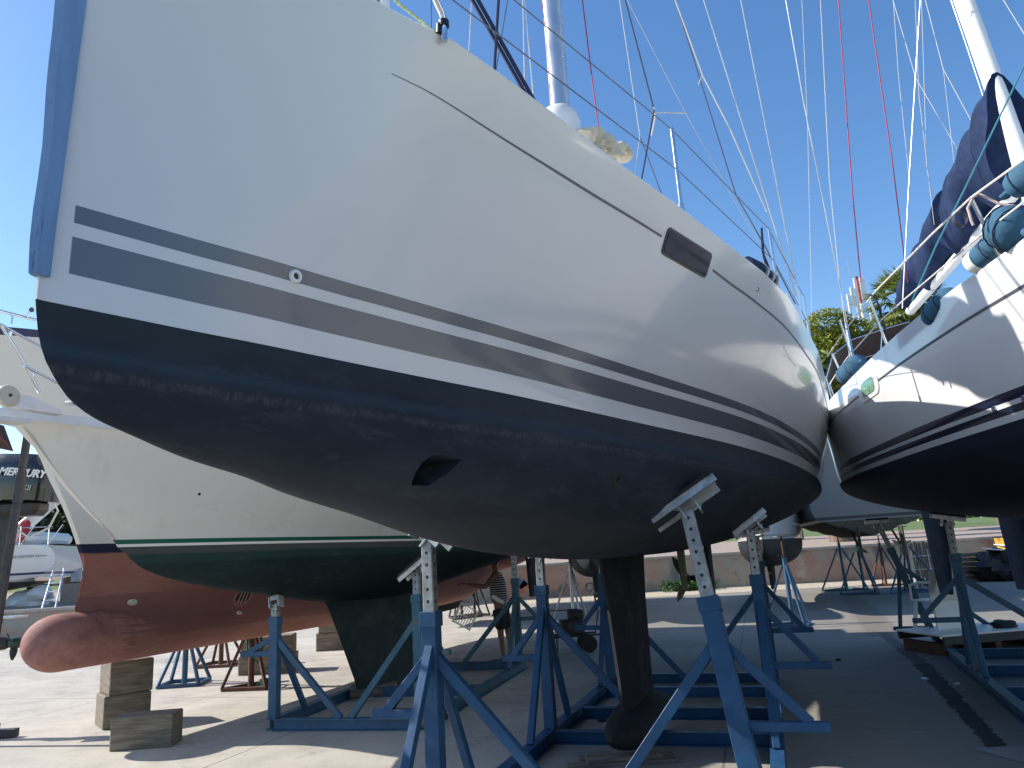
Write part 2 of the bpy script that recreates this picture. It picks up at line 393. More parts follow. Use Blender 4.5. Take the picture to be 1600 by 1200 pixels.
# deck, toe rail, coachroof
def deck(rows, parent, m, inset=.03, dz=-.004, camber=.06):
    b = MB(); vs = []; fs = []; N = 10
    for r in rows[::3]+[rows[-1]]:
        x, y, z = r[-1]
        for k in range(-N, N+1): vs.append((x, y*.985*k/N, z+.006+camber*(1-(k/N)**2)*min(1, y)))
    w = 2*N+1; nr = len(vs)//w
    for i in range(nr-1):
        for k in range(w-1): fs.append((i*w+k, i*w+k+1, (i+1)*w+k+1, (i+1)*w+k))
    return b.add(vs, fs).build('deck', m, parent, True)
def toe_rail(rows, parent, m, h=.035, w=.03, name='toe_rail'):
    for sd in (1, -1):
        b = MB(); pts = [Vector((r[-1][0], sd*(r[-1][1]-.02), r[-1][2]+h*.35)) for r in rows[::4]+[rows[-1]]]
        vs = []; fs = []
        for p in pts: vs += [p+Vector((0, -w/2, -h*.6)), p+Vector((0, w/2, -h*.6)), p+Vector((0, w/2*.7, h*.5)), p+Vector((0, -w/2*.7, h*.5))]
        for i in range(len(pts)-1):
            for k in range(4): fs.append((4*i+k, 4*i+(k+1) % 4, 4*i+4+(k+1) % 4, 4*i+4+k))
        b.add(vs, fs+[(0, 1, 2, 3)]).build(name, m, parent)
deck(h1, yacht, m_white); toe_rail(h1, yacht, m_white, .02)
def coachroof(parent, s0, s1, w, z, h, m, nm='coachroof'):
    b = MB(); vs = []; fs = []; n = 14; K = 8
    for i in range(n+1):
        u = i/n; s = s0+(s1-s0)*u; hh = h*(math.sin(min(1, u*3.0)*math.pi/2)**.7)*(1 if u < .93 else .8); ww = w*(.45+.55*min(1, u*2.2)**.6)
        for k in range(K+1):
            a = math.pi*k/K; vs.append((s, ww*math.copysign(abs(math.cos(a))**.45, math.cos(a)), z+hh*max(math.sin(a), 0)**.5))
    for i in range(n):
        for k in range(K): fs.append((i*(K+1)+k, i*(K+1)+k+1, (i+1)*(K+1)+k+1, (i+1)*(K+1)+k))
    fs.append(tuple(range(K+1))); fs.append(tuple(range(n*(K+1), (n+1)*(K+1))))
    return b.add(vs, fs).build(nm, m, parent, True)
coachroof(yacht, 2.7, 8.0, 1.05, 3.45, .38, m_white)
# keel with bulb, rudder, saildrive
m_keel = mat('dark_antifouling_keel', (.012, .014, .019), .8, var=.3, scale=3, bump=.3, bscale=14, dirt=(.05, .053, .055), dscale=3, dlo=.58, dhi=.76, spec=.2)
def foil(pts, m, name, parent, y0=0, n=18):
    """pts: (z, s_lead, s_trail, thickness) from top to bottom"""
    b = MB(); vs = []; fs = []
    prof = [(.5*(1-math.cos(math.pi*i/(n/2))), 1) for i in range(n//2+1)]+[(.5*(1-math.cos(math.pi*i/(n/2))), -1) for i in range(n//2-1, 0, -1)]
    for z, a, c, th in pts:
        for u, sg in prof:
            t_ = th*(2.97*math.sqrt(u)-1.26*u-3.5*u*u+2.84*u**3-1.03*u**4)*.5
            vs.append((a+(c-a)*u, y0+sg*t_, z))
    k = len(prof)
    for i in range(len(pts)-1):
        for j in range(k): fs.append((i*k+j, i*k+(j+1) % k, (i+1)*k+(j+1) % k, (i+1)*k+j))
    fs.append(tuple(range(k))); fs.append(tuple(range((len(pts)-1)*k, len(pts)*k)))
    return b.add(vs, fs).build(name, m, parent, True)
kl = foil([(1.72, 4.60, 6.25, .20), (1.55, 4.72, 6.10, .17), (1.2, 4.82, 6.02, .15), (.6, 4.95, 5.98, .14), (.15, 5.0, 5.98, .13)], m_keel, 'keel', yacht)
bl = MB(); prof = [(max(.002, 0.185*(math.sin(min(1, u/.42)*math.pi/2)**.62)*(1-max(0, (u-.42)/.58)**1.7)), u*1.95) for u in [i/26 for i in range(27)]]
Mb = Matrix.Translation((4.60, 0, .232)) @ Matrix.Rotation(R(90), 4, 'Y') @ Matrix.Diagonal((1, 1.18, 1, 1))
bl.lathe(prof, 28, Mb).build('ballast_bulb', m_keel, kl, True)
foil([(2.0, 9.5, 10.05, .07), (1.6, 9.5, 10.03, .07), (.85, 9.6, 9.95, .05)], m_keel, 'rudder', yacht)
m_prop = mat('tarnished_bronze_propeller', (.10, .10, .07), .5, .6, var=.3, scale=20)
def propeller(parent, c, r, nbl=3, rot=0, m=m_prop, hub=.045, d=(1, 0, 0)):
    M_ = axis_m(c, d); b = MB(); b.lathe([(hub*.5, -.09), (hub, -.04), (hub, .05), (hub*.3, .12)], 16, M_)
    for k in range(nbl):
        a0 = rot+2*math.pi*k/nbl; vs = []; fs = []
        for i in range(8):
            u = i/7; rr = hub*.7+(r-hub*.7)*u; w = r*.36*math.sin(math.pi*min(.97, .22+u*.78))**.7; pit = .9-.5*u
            for j, sg in enumerate((-1, 0, 1)):
                an = a0+sg*w*math.cos(pit)/max(rr, .05)*.55; vs.append(M_ @ Vector((rr*math.cos(an), rr*math.sin(an), sg*w*math.sin(pit)*.5+.006*(1-abs(sg)))))
        for i in range(7):
            for j in range(2): fs.append((i*3+j, i*3+j+1, (i+1)*3+j+1, (i+1)*3+j))
        nv = len(vs); vs2 = [v-M_.col[2].xyz*.012 for v in vs]; fs2 = [tuple(reversed([x+nv for x in f])) for f in fs]
        rim = [(0, 1), (1, 2)]+[(3*i+2, 3*i+5) for i in range(7)]+[(23, 22), (22, 21)]+[(3*i+3, 3*i) for i in range(7)]
        b.add(vs+vs2, fs+fs2+[(p, q, q+nv, p+nv) for p, q in rim])
    return b.build('propeller', m, parent, True, ang=50)
foil([(1.8, 7.75, 8.05, .09), (1.35, 7.8, 8.02, .08), (1.15, 7.8, 8.05, .07)], m_prop, 'saildrive_leg', yacht)
propeller(yacht, (8.08, 0, 1.27), .30, 3, R(180), d=(1, 0, 0))
# mast, boom, sail bag
def mast(parent, s, z0, z1, m, rake=.03, a=.12, w=.075, y0=0):
    b = MB(); n = 20; out = [(a*math.copysign(abs(math.cos(2*math.pi*i/n))**.8, math.cos(2*math.pi*i/n)), w*math.copysign(abs(math.sin(2*math.pi*i/n))**.8, math.sin(2*math.pi*i/n))) for i in range(n)]
    vs = [(s+x+rake*(z-z0), y0+y, z) for z in (z0, (z0+z1)/2, z1) for x, y in out]; fs = []
    for i in range(2):
        for k in range(n): fs.append((i*n+k, i*n+(k+1) % n, (i+1)*n+(k+1) % n, (i+1)*n+k))
    fs += [tuple(range(n)), tuple(range(2*n, 3*n))]
    o = b.add(vs, fs).build('mast', m, parent, True)
    MB().add([(s+a-.004+rake*(z-z0)+dx, y0+dy, z) for z in (z0, z1) for dx, dy in ((0, -.012), (.022, -.012), (.022, .012), (0, .012))], [(0, 1, 5, 4), (1, 2, 6, 5), (2, 3, 7, 6), (3, 0, 4, 7)]).build('sail_track', m_darksteel, o)
    return o
ms = mast(yacht, 4.62, 3.7, 17.5, m_alu, .012, .105, .085)
for zz in (8.9, 13.2):
    for sd in (1, -1): MB().bar((4.7, 0, zz), (5.1, sd*(1.15 if zz < 10 else .85), zz+.1), .09, .025).build('spreader', m_alu, ms)
def boomsail(parent, s0, s1, z, zend, m_boom, cloth, y0=0, r=.07, lo=.1, h0=.75, h1=.35, w=.17, seedv=1):
    bo = MB().tube([(s0, y0, z), (s1, y0, zend)], r, 14).build('boom', m_boom, parent, True)
    rnd = random.Random(seedv); b = MB(); vs = []; fs = []; n = 90; K = 28; ph = [rnd.uniform(0, 6) for _ in range(6)]
    for i in range(n+1):
        u = i/n; s = s0+.05+(s1-s0-.15)*u; zc = z+(zend-z)*u+lo; hh = (h0+(h1-h0)*u)*(1 if u < .97 else .7); ww = w*(1-.35*u)
        for k in range(K):
            a = 2*math.pi*k/K; q = 1+.10*math.sin(6*u*3+ph[0]+a*2)+.08*math.sin(19*u+ph[1]+3*a)+.07*math.sin(41*u+ph[2]+2*a)+.05*math.sin(63*u+ph[3]-3*a)
            vs.append((s, y0+ww*math.cos(a)*q*(1-.35*max(0, math.sin(a))), zc+hh*.5+hh*.5*math.sin(a)*q))
    for i in range(n):
        for k in range(K): fs.append((i*K+k, i*K+(k+1) % K, (i+1)*K+(k+1) % K, (i+1)*K+k))
    fs += [tuple(range(K)), tuple(range(n*K, (n+1)*K))]
    b.add(vs, fs).build('sail_cover', cloth, parent, True)
    return bo
boomsail(yacht, 4.35, 9.2, 4.84, 5.75, m_alu, m_beige, lo=-.05, h0=.68, h1=.45, w=.2)
# stanchions and lifelines
def stanchion(parent, s, y, z, h=.62, r=.0125, lean=.0, base=True):
    o = MB().tube([(s, y, z), (s, y*(1+lean), z+h)], r, 10).build('stanchion', m_inox, parent, True)
    if base: MB().tube([(s, y, z-.01), (s, y, z+.09)], r*1.7, 10).build('socket', m_inox, o, True)
    return o
bsf = pchip([0, 1, 2.2, 3.65, 5, 6.8, 8.9, 11.6], [.03, .63, 1.05, 1.45, 1.715, 1.84, 1.81, 1.6]); zsf = pchip([0, .9, 2.2, 3.7, 6.8, 11.6], [3.72, 3.66, 3.55, 3.5, 3.42, 3.38])
SP = [.85, 2.98, 4.72, 6.5, 8.3, 10.1]; tops = {}
for sd in (-1, 1):
    for s in SP:
        stanchion(yacht, s, sd*(bsf(s)-.05), zsf(s), .6)
    for hh in (.6, .33):
        pts = [(-.15, 0, 4.3 if hh > .5 else 4.0)]+[(s, sd*(bsf(s)-.05), zsf(s)+hh-.01) for s in SP]
        MB().tube(pts, .0035, 6).build('lifeline', m_darkwire, yacht, True)
pul = MB(); pul.tube([(.62, -.4, 3.68), (.55, -.38, 4.05), (.2, -.2, 4.3), (-.15, 0, 4.35), (.2, .2, 4.3), (.55, .38, 4.05), (.62, .4, 3.68)], .0135, 10).build('pulpit', m_inox, yacht, True)

WI = {}
def wires(parent, items):
    bpy.context.view_layer.update(); inv = parent.matrix_world.inverted()
    for nm, m, r, pts, ext in items:
        P = [inv @ at(x, y, Y) for x, y, Y in pts]
        if ext and nm in ('halyard', 'sheet', 'furling_line'): P.insert(0, P[0]+(P[0]-P[1]).normalized()*.28)
        if ext: P.append(P[-1]+(P[-1]-P[-2]).normalized()*ext)
        MB().tube(P, r*1.2, 6).build(nm, m, parent, True)
Yk = 6.2
wires(yacht, [
    ('shroud', m_wire, .0065, [(1244, 462, 6.55), (1100, 0, 6.3)], 6),
    ('shroud', m_wire, .006, [(1247, 458, 6.6), (1158, 0, 6.35)], 6),
    ('turnbuckle', m_inox, .013, [(1250, 492, 6.6), (1244, 444, 6.58)], 0),
    ('turnbuckle', m_inox, .010, [(1243, 487, 6.5), (1228, 458, 6.5)], 0),
    ('halyard', m_redrope, .005, [(937, 212, 5.6), (926, 130, 5.9), (910, 0, 6.1)], 6),
    ('halyard', m_rope, .003, [(992, 268, 6.4), (1000, 213, 6.3), (983, 100, 6.3), (968, 0, 6.3)], 6),
    ('backstay', m_darkwire, .0035, [(1040, 320, 7), (1000, 213, 7), ], 0),
    ('sheet', m_navyrope, .0055, [(1003, 277, 5.2), (1022, 172, 5.5), (977, 0, 5.8)], 4),
    ('halyard', m_wire, .003, [(1196, 395, 7.2), (1150, 318, 7.2), (1072, 178, 6.9), (980, 0, 6.5)], 5),
    ('shroud', m_darkwire, .0045, [(1243, 475, 6.6), (1196, 386, 6.6), (1150, 305, 6.6), (1055, 0, 6.4)], 3),
    ('halyard', m_rope, .006, [(1180, 290, 6.7), (1140, 200, 6.5), (1098, 118, 6.4), (1055, 0, 6.2)], 3),
    ('rope_end', m_rope, .004, [(1096, 120, 6.4), (1091, 132, 6.4)], 0),
    ('furling_line', m_navyrope, .009, [(824, 152, 3.5), (738, 0, 3.4)], 2.5),
    ('furling_line', m_navyrope, .009, [(834, 156, 3.5), (747, 0, 3.4)], 2.5),
    ('sheet', m_navyrope, .007, [(772, 118, 3.4), (779, 0, 3.3)], 2),
    ('halyard', m_rope, .003, [(732, 90, 3.6), (737, 0, 3.6)], 3),
    ('halyard', m_darkwire, .0025, [(775, 110, 3.6), (793, 0, 3.6)], 3),
    ('halyard', m_rope, .003, [(820, 148, 4.2), (817, 0, 4.2)], 3),
    ('halyard', m_rope, .003, [(834, 158, 4.2), (822, 26, 4.2), (820, 0, 4.2)], 3),
    ('halyard', m_darkwire, .002, [(674, 50, 3.1), (674, 0, 3.1)], 3),
    ('halyard', m_redrope, .005, [(862, 165, 6.0), (853, 50, 6.0), (847, 0, 6.0)], 5),
    ('mooring_line', mat('yellow_green_rope', (.42, .48, .25), .8, var=.4, scale=70), .006, [(616, 0, 2.62), (676, 48, 2.72), (731, 90, 2.85), (790, 134, 3.05), (835, 166, 3.2)], 0),
    ('lashing', m_rope, .006, [(1022, 168, 5.5), (1024, 182, 5.5), (1018, 212, 5.4)], 0),
    ('lashing', m_rope, .005, [(1020, 176, 5.5), (1050, 176, 5.8), (1073, 177, 6.0)], 0),
    ('rope_tail', m_navyrope, .007, [(1197, 415, 5.35), (1192, 395, 5.35), (1190, 356, 5.35), (1193, 398, 5.35), (1204, 425, 5.4), (1211, 440, 5.45)], 0),
])
# sprayhood
sh = MB(); vs = []; fs = []
for i in range(13):
    u = i/12
    for k in range(13):
        a = math.pi*k/12; hh = .62*math.sin(math.pi*(.15+.55*u))
        vs.append((7.6+1.1*u, 1.25*math.cos(a), 3.75+hh*max(0, math.sin(a))**.5))
for i in range(12):
    for k in range(12): fs.append((i*13+k, i*13+k+1, (i+1)*13+k+1, (i+1)*13+k))
sh.add(vs, fs).build('sprayhood', m_navycloth, yacht, True)
def blob(c, r, seed=1, n=20, amp=.12, sq=(1, 1, 1)):
    """lumpy closed lump, the vertices of a sphere pushed about"""
    rnd = random.Random(seed); ph = [(rnd.uniform(1, 5), rnd.uniform(0, 6), Vector((rnd.uniform(-1, 1), rnd.uniform(-1, 1), rnd.uniform(-1, 1)))) for _ in range(7)]
    b = MB(); prof = []; vs = []; fs = []
    for i in range(n//2+1):
        th = math.pi*i/(n//2)
        for k in range(n):
            d = Vector((math.sin(th)*math.cos(2*math.pi*k/n), math.sin(th)*math.sin(2*math.pi*k/n), math.cos(th)))
            q = 1+amp*sum(math.sin(f*d.dot(v)*2.2+p) for f, p, v in ph)/2.5
            vs.append(Vector(c)+Vector((d.x*r*sq[0], d.y*r*sq[1], d.z*r*sq[2]))*q)
    for i in range(n//2):
        for k in range(n): fs.append((i*n+k, i*n+(k+1) % n, (i+1)*n+(k+1) % n, (i+1)*n+k))
    return b.add(vs, fs)
p = at(874, 194, 3.5)
t = MB().lathe([(.017, .115), (.043, .112), (.077, .094), (.10, .06), (.111, .017), (.111, -.3), (.1, -.31)], 28, Matrix.Translation(p-Vector((0, 0, .02)))).build('dome_vent', m_whiteplastic, None, True)
t.parent = yacht; t.matrix_parent_inverse = Matrix.Identity(4)
bpy.context.view_layer.update(); t.data.transform(yacht.matrix_world.inverted())
sb = thing('folded_sail', 'crumpled beige sailcloth bundle on the deck edge right of the white dome', 'sail', at(940, 232, 3.6))
pp = [(918, 213, 3.42), (932, 217, 3.5), (944, 222, 3.58), (958, 234, 3.66), (966, 240, 3.72), (925, 222, 3.45), (950, 240, 3.6)]
for i, q in enumerate(pp):
    w = at(*q)-sb.location; blob(w, .060+.010*math.sin(i*2.1), 30+i, 44, .16, (1.25, .7, .75)).build('fold', m_beige, sb, True)
rc = thing('rolled_cover', 'rolled dark canvas with silver bands on the deck edge of the big yacht', 'cover', at(1190, 424, 5.25))
a = at(1168, 409, 4.92)-rc.location; c_ = at(1206, 440, 5.5)-rc.location
MB().tube([a, a*.6+c_*.4+Vector((0, 0, .01)), a*.2+c_*.8, c_], [.04, .055, .055, .045], 16).build('roll', m_navycloth, rc, True)
for u in (.45, .7, .9): MB().tube([a*(1-u)+c_*u, a*(1-u-.05)+c_*(u+.05)], .069, 16).build('strap', m_steel, rc, True)
o = MB().tube([at(694, 64, 2.53), at(694, 33, 2.53), at(690, 20, 2.51), at(681, 0, 2.48), at(640, -95, 2.36)], .0135, 12).build('pulpit_leg', m_inox, None, True); o.data.transform(yacht.matrix_world.inverted()); o.parent = yacht
pc = MB(); q = at(693, 42, 2.53)
pc.tube([q+Vector((-.016, 0, -.03)), q+Vector((-.014, 0, .012))], .015, 10).tube([q+Vector((.002, 0, .0)), q+Vector((.002, 0, .026))], .021, 12)
o = pc.build('stanchion_clamp', m_black, None, True); o.data.transform(yacht.matrix_world.inverted()); o.parent = yacht

# ================================================================== GREEN-BOTTOMED YACHT (left)
def rake_fn(pts, Lf):
    f = pchip(*zip(*sorted(pts)))
    return lambda x, z: x+f(z)*max(0, 1-x/Lf)**2
def shear(rows, rf): return [[(rf(x, z), y, z) for x, y, z in r] for r in rows]
CREAM = (.65, .65, .62)
gy = thing('green_bottomed_yacht', 'cream sailing yacht with green waterline stripe and dark green bottom, left of the big yacht', 'sailboat', (-3.61, 6.75, 0), R(90-24))
g1 = hull(10.2, 1.93, [(0, 1.93), (.28, 1.73), (.84, 1.57), (1.72, 1.42), (2.9, 1.25), (4, 1.21), (6, 1.44), (8, 1.80), (9.4, 1.89), (10.2, 1.92)],
    [(0, 0), (.1, .03), (.64, .19), (1.34, .36), (2.18, .52), (3.17, .70), (3.74, .80), (5, 1.05), (6.5, 1.2), (8.5, 1.2), (10.2, .9)],
    [(0, .05), (.15, .16), (.5, .36), (1, .58), (2, .95), (3.5, 1.35), (5, 1.62), (7, 1.75), (9, 1.68), (11.2, 1.3)],
    [(0, 2.95), (2, 2.86), (5, 2.82), (11.2, 2.9)], [(0, 1.6), (3, 1.8), (6, 1.75), (11.2, 1.8)], [(0, 1.15), (3, 1.1), (6, .9), (11, .8)])
g1 = shear(g1, rake_fn([(1.1, 0), (1.93, 0), (2.22, -.30), (2.45, -.55), (2.74, -.80), (2.88, -.94), (2.93, -1.12), (2.96, -1.3)], 4.2))
GRN = (.012, .10, .075)
m_h2 = hull_mat('cream_gelcoat_with_green_stripe', CREAM, [(1.955, 1.995, GRN), (1.93, 1.955, (.72, .72, .66))], (1.93, (.009, .021, .025)), (.016, .034, .037), rough=.25, coat=.25,
    scum=[(1.86, 1.93, (.07, .08, .08), .8, 0), (1.78, 1.86, (.02, .06, .065), .5, 0)], wear=.7, topdirt=(.33, .30, .24))
h2 = hull_obj(g1, 'hull', m_h2, gy); sf2 = Surf(h2)
foil([(1.35, 2.75, 5.6, .25), (1.2, 2.92, 5.4, .21), (.9, 3.1, 5.3, .19), (.27, 3.45, 5.2, .16), (.14, 3.5, 5.15, .14)], mat('dark_green_antifouling', (.012, .026, .03), .75, var=.3, scale=3, dirt=(.04, .05, .05)), 'keel', gy)
foil([(1.95, 9.0, 9.7, .08), (.9, 9.1, 9.6, .05)], m_keel, 'rudder', gy)
m_rail = mat('cream_toe_rail', (.60, .62, .62), .35, var=.06)
deck(g1, gy, m_white); toe_rail(g1, gy, m_rail, .07, .05)
coachroof(gy, 3.4, 7.8, 1.0, 2.85, .45, m_white)
ho = MB(); p_, n_ = sf2(.55, 2.40)
MB().lathe([(.014, -.01), (.014, .003)], 14, axis_m(p_, n_)).build('drain_hole', m_black, gy)
# bow roller, anchor, pulpit in world terms turned into the boat's own frame
bpy.context.view_layer.update(); invg = gy.matrix_world.inverted()
def G(x, y, Y): return invg @ at(x, y, Y)
m_plate = mat('worn_stainless_plate', (.50, .50, .52), .35, .7, var=.15, dirt=(.25, .22, .2))
rb = MB(); tip = G(2, 655, 5.35); rb.bar(G(-40, 652, 5.2), G(38, 660, 5.6), .16, .035).build('bow_platform', m_rail, gy)
rr = MB(); c_ = G(12, 619, 5.35); rr.lathe([(.02, -.03), (.075, -.03), (.085, -.015), (.085, .015), (.075, .03), (.02, .03)], 26, axis_m(c_, (0, 1, -.08))).build('bow_roller', mat('ivory_roller', (.5, .46, .37), .5, dirt=(.22, .2, .16)), gy, True)
MB().lathe([(.012, -.04), (.012, .04)], 12, axis_m(c_, (0, 1, -.08))).build('axle_bolt', m_darksteel, gy)
MB().prism([(-.12, 0), (.30, 0), (.28, .035), (.05, .10), (-.1, .11)], -.045, .045, Matrix.Translation(G(34, 640, 5.5)) @ Matrix.Rotation(R(90), 4, 'X')).build('roller_cheek', m_plate, gy)
an = thing('anchor', 'rusty brown plough anchor hanging under the bow of the green-bottomed yacht', 'anchor', at(4, 690, 5.1))
MB().add([(-.16, 0, .12), (.085, .0, -.075), (-.05, .07, .13), (-.05, -.07, .13), (-.2, 0, .0)], [(0, 2, 1), (0, 1, 3), (0, 3, 2), (0, 1, 4), (1, 2, 3)]).build('fluke', m_rust, an)
MB().bar((-.12, 0, .08), (-.28, .0, .3), .03, .05).build('shank', m_rust, an)
PU = [[(-30, 500, 5.1), (2, 508, 5.25), (62, 541, 5.6), (130, 577, 6.0), (240, 640, 6.8)], [(2, 508, 5.25), (36, 565, 5.4), (62, 614, 5.55)], [(38, 572, 5.4), (90, 599, 5.7), (145, 628, 6.0), (220, 665, 6.6)],
      [(17, 518, 5.33), (13, 532, 5.33)], [(53, 580, 5.5), (50, 592, 5.5)], [(100, 560, 5.8), (123, 624, 5.85)], [(118, 620, 5.85), (128, 628, 5.9)]]
pu = MB()
for l_ in PU: pu.tube([G(*q) for q in l_], .0125, 10)
pu.build('pulpit', m_inox, gy, True)
MB().bar(G(106, 629, 5.8), G(128, 632, 5.95), .07, .03, bev=.008).build('stanchion_base', m_plate, gy)
MB().tube([G(105, 612, 5.8), G(112, 598, 5.8)], .022, 10).build('shackle', m_inox, gy, True)
MB().bar(G(106, 629, 5.8)+Vector((0, 0, .0)), G(106, 640, 5.8), .03, .03)
mast(gy, 4.4, 2.9, 15.5, m_whitemast, .01)
wires(gy, [('forestay', m_wire, .006, [(-6, 640, 5.4), (-40, 300, 6.2)], 6)])

# ================================================================== RED-BOTTOMED TRAWLER with bulbous bow
rv = thing('trawler_yacht', 'white trawler yacht with red antifouling and a bulbous bow propped on timber blocks', 'boat', (-4.95, 7.9, 0), R(70))
r1 = hull(10.5, 2.0, [(0, .764), (1, .764), (7.6, .764), (9.5, .80), (10.1, 1.3), (10.5, 1.75)],
    [(0, .03), (.25, .10), (.6, .24), (1, .40), (2, .78), (3, 1.1), (5, 1.5), (7.5, 1.6), (10.5, 1.2)],
    [(0, .12), (.2, .42), (.6, .85), (1, 1.15), (2, 1.6), (4, 2.05), (8, 2.25), (14, 1.9)],
    [(0, 4.13), (3, 4.05), (6, 3.9), (14, 3.6)], [(0, .8), (.5, .9), (1, .95), (3, 1.15), (5, 1.4), (8, 1.7), (14, 2)], [(0, 1.8), (2, 1.6), (6, 1)])
def bulbsec(ring, x):
    o = []
    for a, y, z in ring:
        c2 = .292**2-(z-1.055)**2; c = math.sqrt(c2) if c2 > 0 else 0; c *= min(1, x/.25)
        o.append((a, (max(y, 0)**3.2+c**3.2)**(1/3.2) if z < 1.5 else y, z))
    o[0] = (o[0][0], 0, o[0][2]); return o
r1 = [bulbsec(q_, q_[0][0]) for q_ in r1]
r1 = shear(r1, rake_fn([(.7, .62), (1.05, .5), (1.39, .36), (1.52, .40), (1.72, .45), (2.05, .34), (2.47, .13), (2.76, -.05), (3.06, -.21), (3.36, -.46), (3.59, -.69), (4.2, -1.25)], 5))
m_h3 = hull_mat('white_topsides_over_red_antifouling', (.66, .655, .64), [(4.06, 4.30, (.02, .03, .09))], (2.06, (.27, .115, .095)), (.34, .165, .14), rough=.3, coat=.2,
    scum=[(1.96, 2.07, (.015, .02, .05), 1, 0), (1.0, 1.5, (.17, .085, .095), .6, 0)], wear=.35)
h3 = hull_obj(r1, 'hull', m_h3, rv); sf3 = Surf(h3)
m_red = mat('worn_red_antifouling', (.32, .155, .135), .75, spec=.25, var=.22, scale=3.5, dirt=(.16, .07, .075), dscale=1.9, dlo=.45, dhi=.68, bump=.15, bscale=14)
prof = []
for i in range(33):
    u = i/32; x = -.17+1.5*u**1.3; r_ = .2915*min(1, math.sqrt(max(0, 1-(1-min(1, (x+.17)/.36))**2))); prof.append((max(.003, r_), x))
bb = MB().lathe(prof, 32, Matrix.Translation((0, 0, 1.055)) @ Matrix.Rotation(R(90), 4, 'Y') @ Matrix.Diagonal((1, 1, 1, 1)))
bb.v = [(x, y, z-.0*x) for x, y, z in bb.v]
bb.build('bulbous_bow', m_red, rv, True)
m_patch = mat('grey_primer_patch', (.55, .52, .46), .6, var=.2, scale=30)
def anode(sf, s, z, L_, m, par, side=-1):
    p, n = sf(s, z, side); M_ = axis_m(p, n); b = MB(); b.lathe([(.001, .022), (.5, .02), (.85, .012), (1, -.005)], 22, M_ @ Matrix.Diagonal((L_, L_*.6, 1, 1))); return b.build('anode', m, par, True)
# the flare hull is hidden behind the bulb below z 1.3, so anodes sit on whichever is outside
for s_, z_, l_ in ((.98, 1.40, .065), (2.47, 1.16, .05)): anode(sf3, s_, z_, l_, m_patch, rv)
for s_, z_, a_ in ((.18, 1.0, .02), (.42, 1.0, .018)):
    d_ = Vector((0, -1, (z_-1.055)/.27)).normalized(); MB().lathe([(.001, .004), (a_, .003), (a_, -.02)], 14, axis_m(Vector((s_, -.262, z_)), d_)).build('primer_spot', m_patch, rv, True)
p_, n_ = sf3(2.42, 1.36); M_ = axis_m(p_, n_)
tn = MB().lathe([(.135, -.01), (.135, .012), (.115, .016), (.105, .003), (.105, -.01)], 30, M_).build('thruster_tunnel', m_red, rv, True)
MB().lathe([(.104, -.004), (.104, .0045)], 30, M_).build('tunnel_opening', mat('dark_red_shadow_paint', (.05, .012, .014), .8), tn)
for k in (-.05, 0, .05): MB().bar(M_ @ Vector((k, -.10, .012)), M_ @ Vector((k, .10, .012)), .008, .006).build('grille_bar', m_patch, tn)
deck(r1, rv, m_white)
wh = MB().box((6.2, 0, 4.9), (4.2, 2.8, 1.9), None, .15).build('wheelhouse', m_white, rv)
for sy in (-1, 1): MB().box((6.2, sy*1.405, 5.2), (3.4, .02, .6), None, .008).build('window_band', m_glass, wh)
foil([(1.8, 10.0, 10.6, .1), (.9, 10.0, 10.6, .08)], m_red, 'rudder', rv)
bpy.context.view_layer.update(); invr = rv.matrix_world.inverted()
def V3(x, y, Y): return invr @ at(x, y, Y)
MB().tube([V3(-40, 472, 7.4), V3(0, 486, 7.8), V3(56, 500, 8.4)], .018, 8).tube([V3(42, 497, 8.2), V3(47, 484, 8.2), V3(53, 478, 8.2)], .012, 8).tube([V3(20, 490, 8), V3(18, 506, 8)], .012, 8).build('bow_rail', m_inox, rv, True)
blob(V3(49, 484, 8.2), .028, 4, 12, .2).build('cleat', m_darksteel, rv, True)

# ================================================================== RIGHT YACHT
NAVY = (.010, .014, .035)
ry = thing('navy_striped_yacht', 'white sailing yacht with navy waterline stripes, its shaded side filling the right edge', 'sailboat', (4.15, -1.68, 0), R(80))
q1 = hull(13.5, 2.4, [(0, 2.4), (.1, 2.15), (.6, 1.98), (2, 1.82), (4, 1.68), (6.5, 1.62), (9, 1.66), (11.5, 1.86), (13.5, 2.22)],
    [(0, 0), (.5, .15), (1.5, .48), (3, .92), (5, 1.35), (7.15, 1.64), (9.2, 1.79), (10.5, 1.82), (12.1, 1.74), (13.5, 1.35)],
    [(0, .04), (.3, .28), (1, .62), (2, .98), (3.5, 1.36), (5, 1.60), (6.3, 1.74), (7.4, 1.83), (8.75, 1.86), (10.3, 1.84), (11.9, 1.80), (13.0, 1.68), (13.5, 1.5)],
    [(0, 3.62), (4, 3.50), (6.3, 3.51), (9, 3.53), (13.5, 3.5)], [(0, 1.8), (4, 2.1), (9, 2.4), (13.5, 2.3)], [(0, 1.4), (5, 1.1), (8, .9), (13.5, .8)])
m_h4 = hull_mat('white_gelcoat_with_navy_stripes', (.66, .665, .67), [(2.548, 2.62, NAVY), (2.456, 2.513, NAVY)], (2.4, (.007, .010, .019)), (.012, .018, .031), wear=.25,
    scum=[(2.28, 2.4, (.012, .018, .035), .8, 0)])
h4 = hull_obj(q1, 'hull', m_h4, ry); sf4 = Surf(h4)
cove(sf4, [(3, 3.27), (6, 3.24), (9, 3.26), (12.9, 3.25)], .022, 'rubbing_strip', mat('dark_grey_rubbing_strip', (.055, .06, .075), .45), ry, 1, .004)
wf = hull_plate(sf4, rounded(9.35, 10.15, 3.14, 3.40, .12), .012, 1, .02).build('portlight_surround', m_white, ry, True)
hull_plate(sf4, rounded(9.47, 10.03, 3.18, 3.36, .085), .014, 1, .004).build('portlight_frame', m_alu, wf, True)
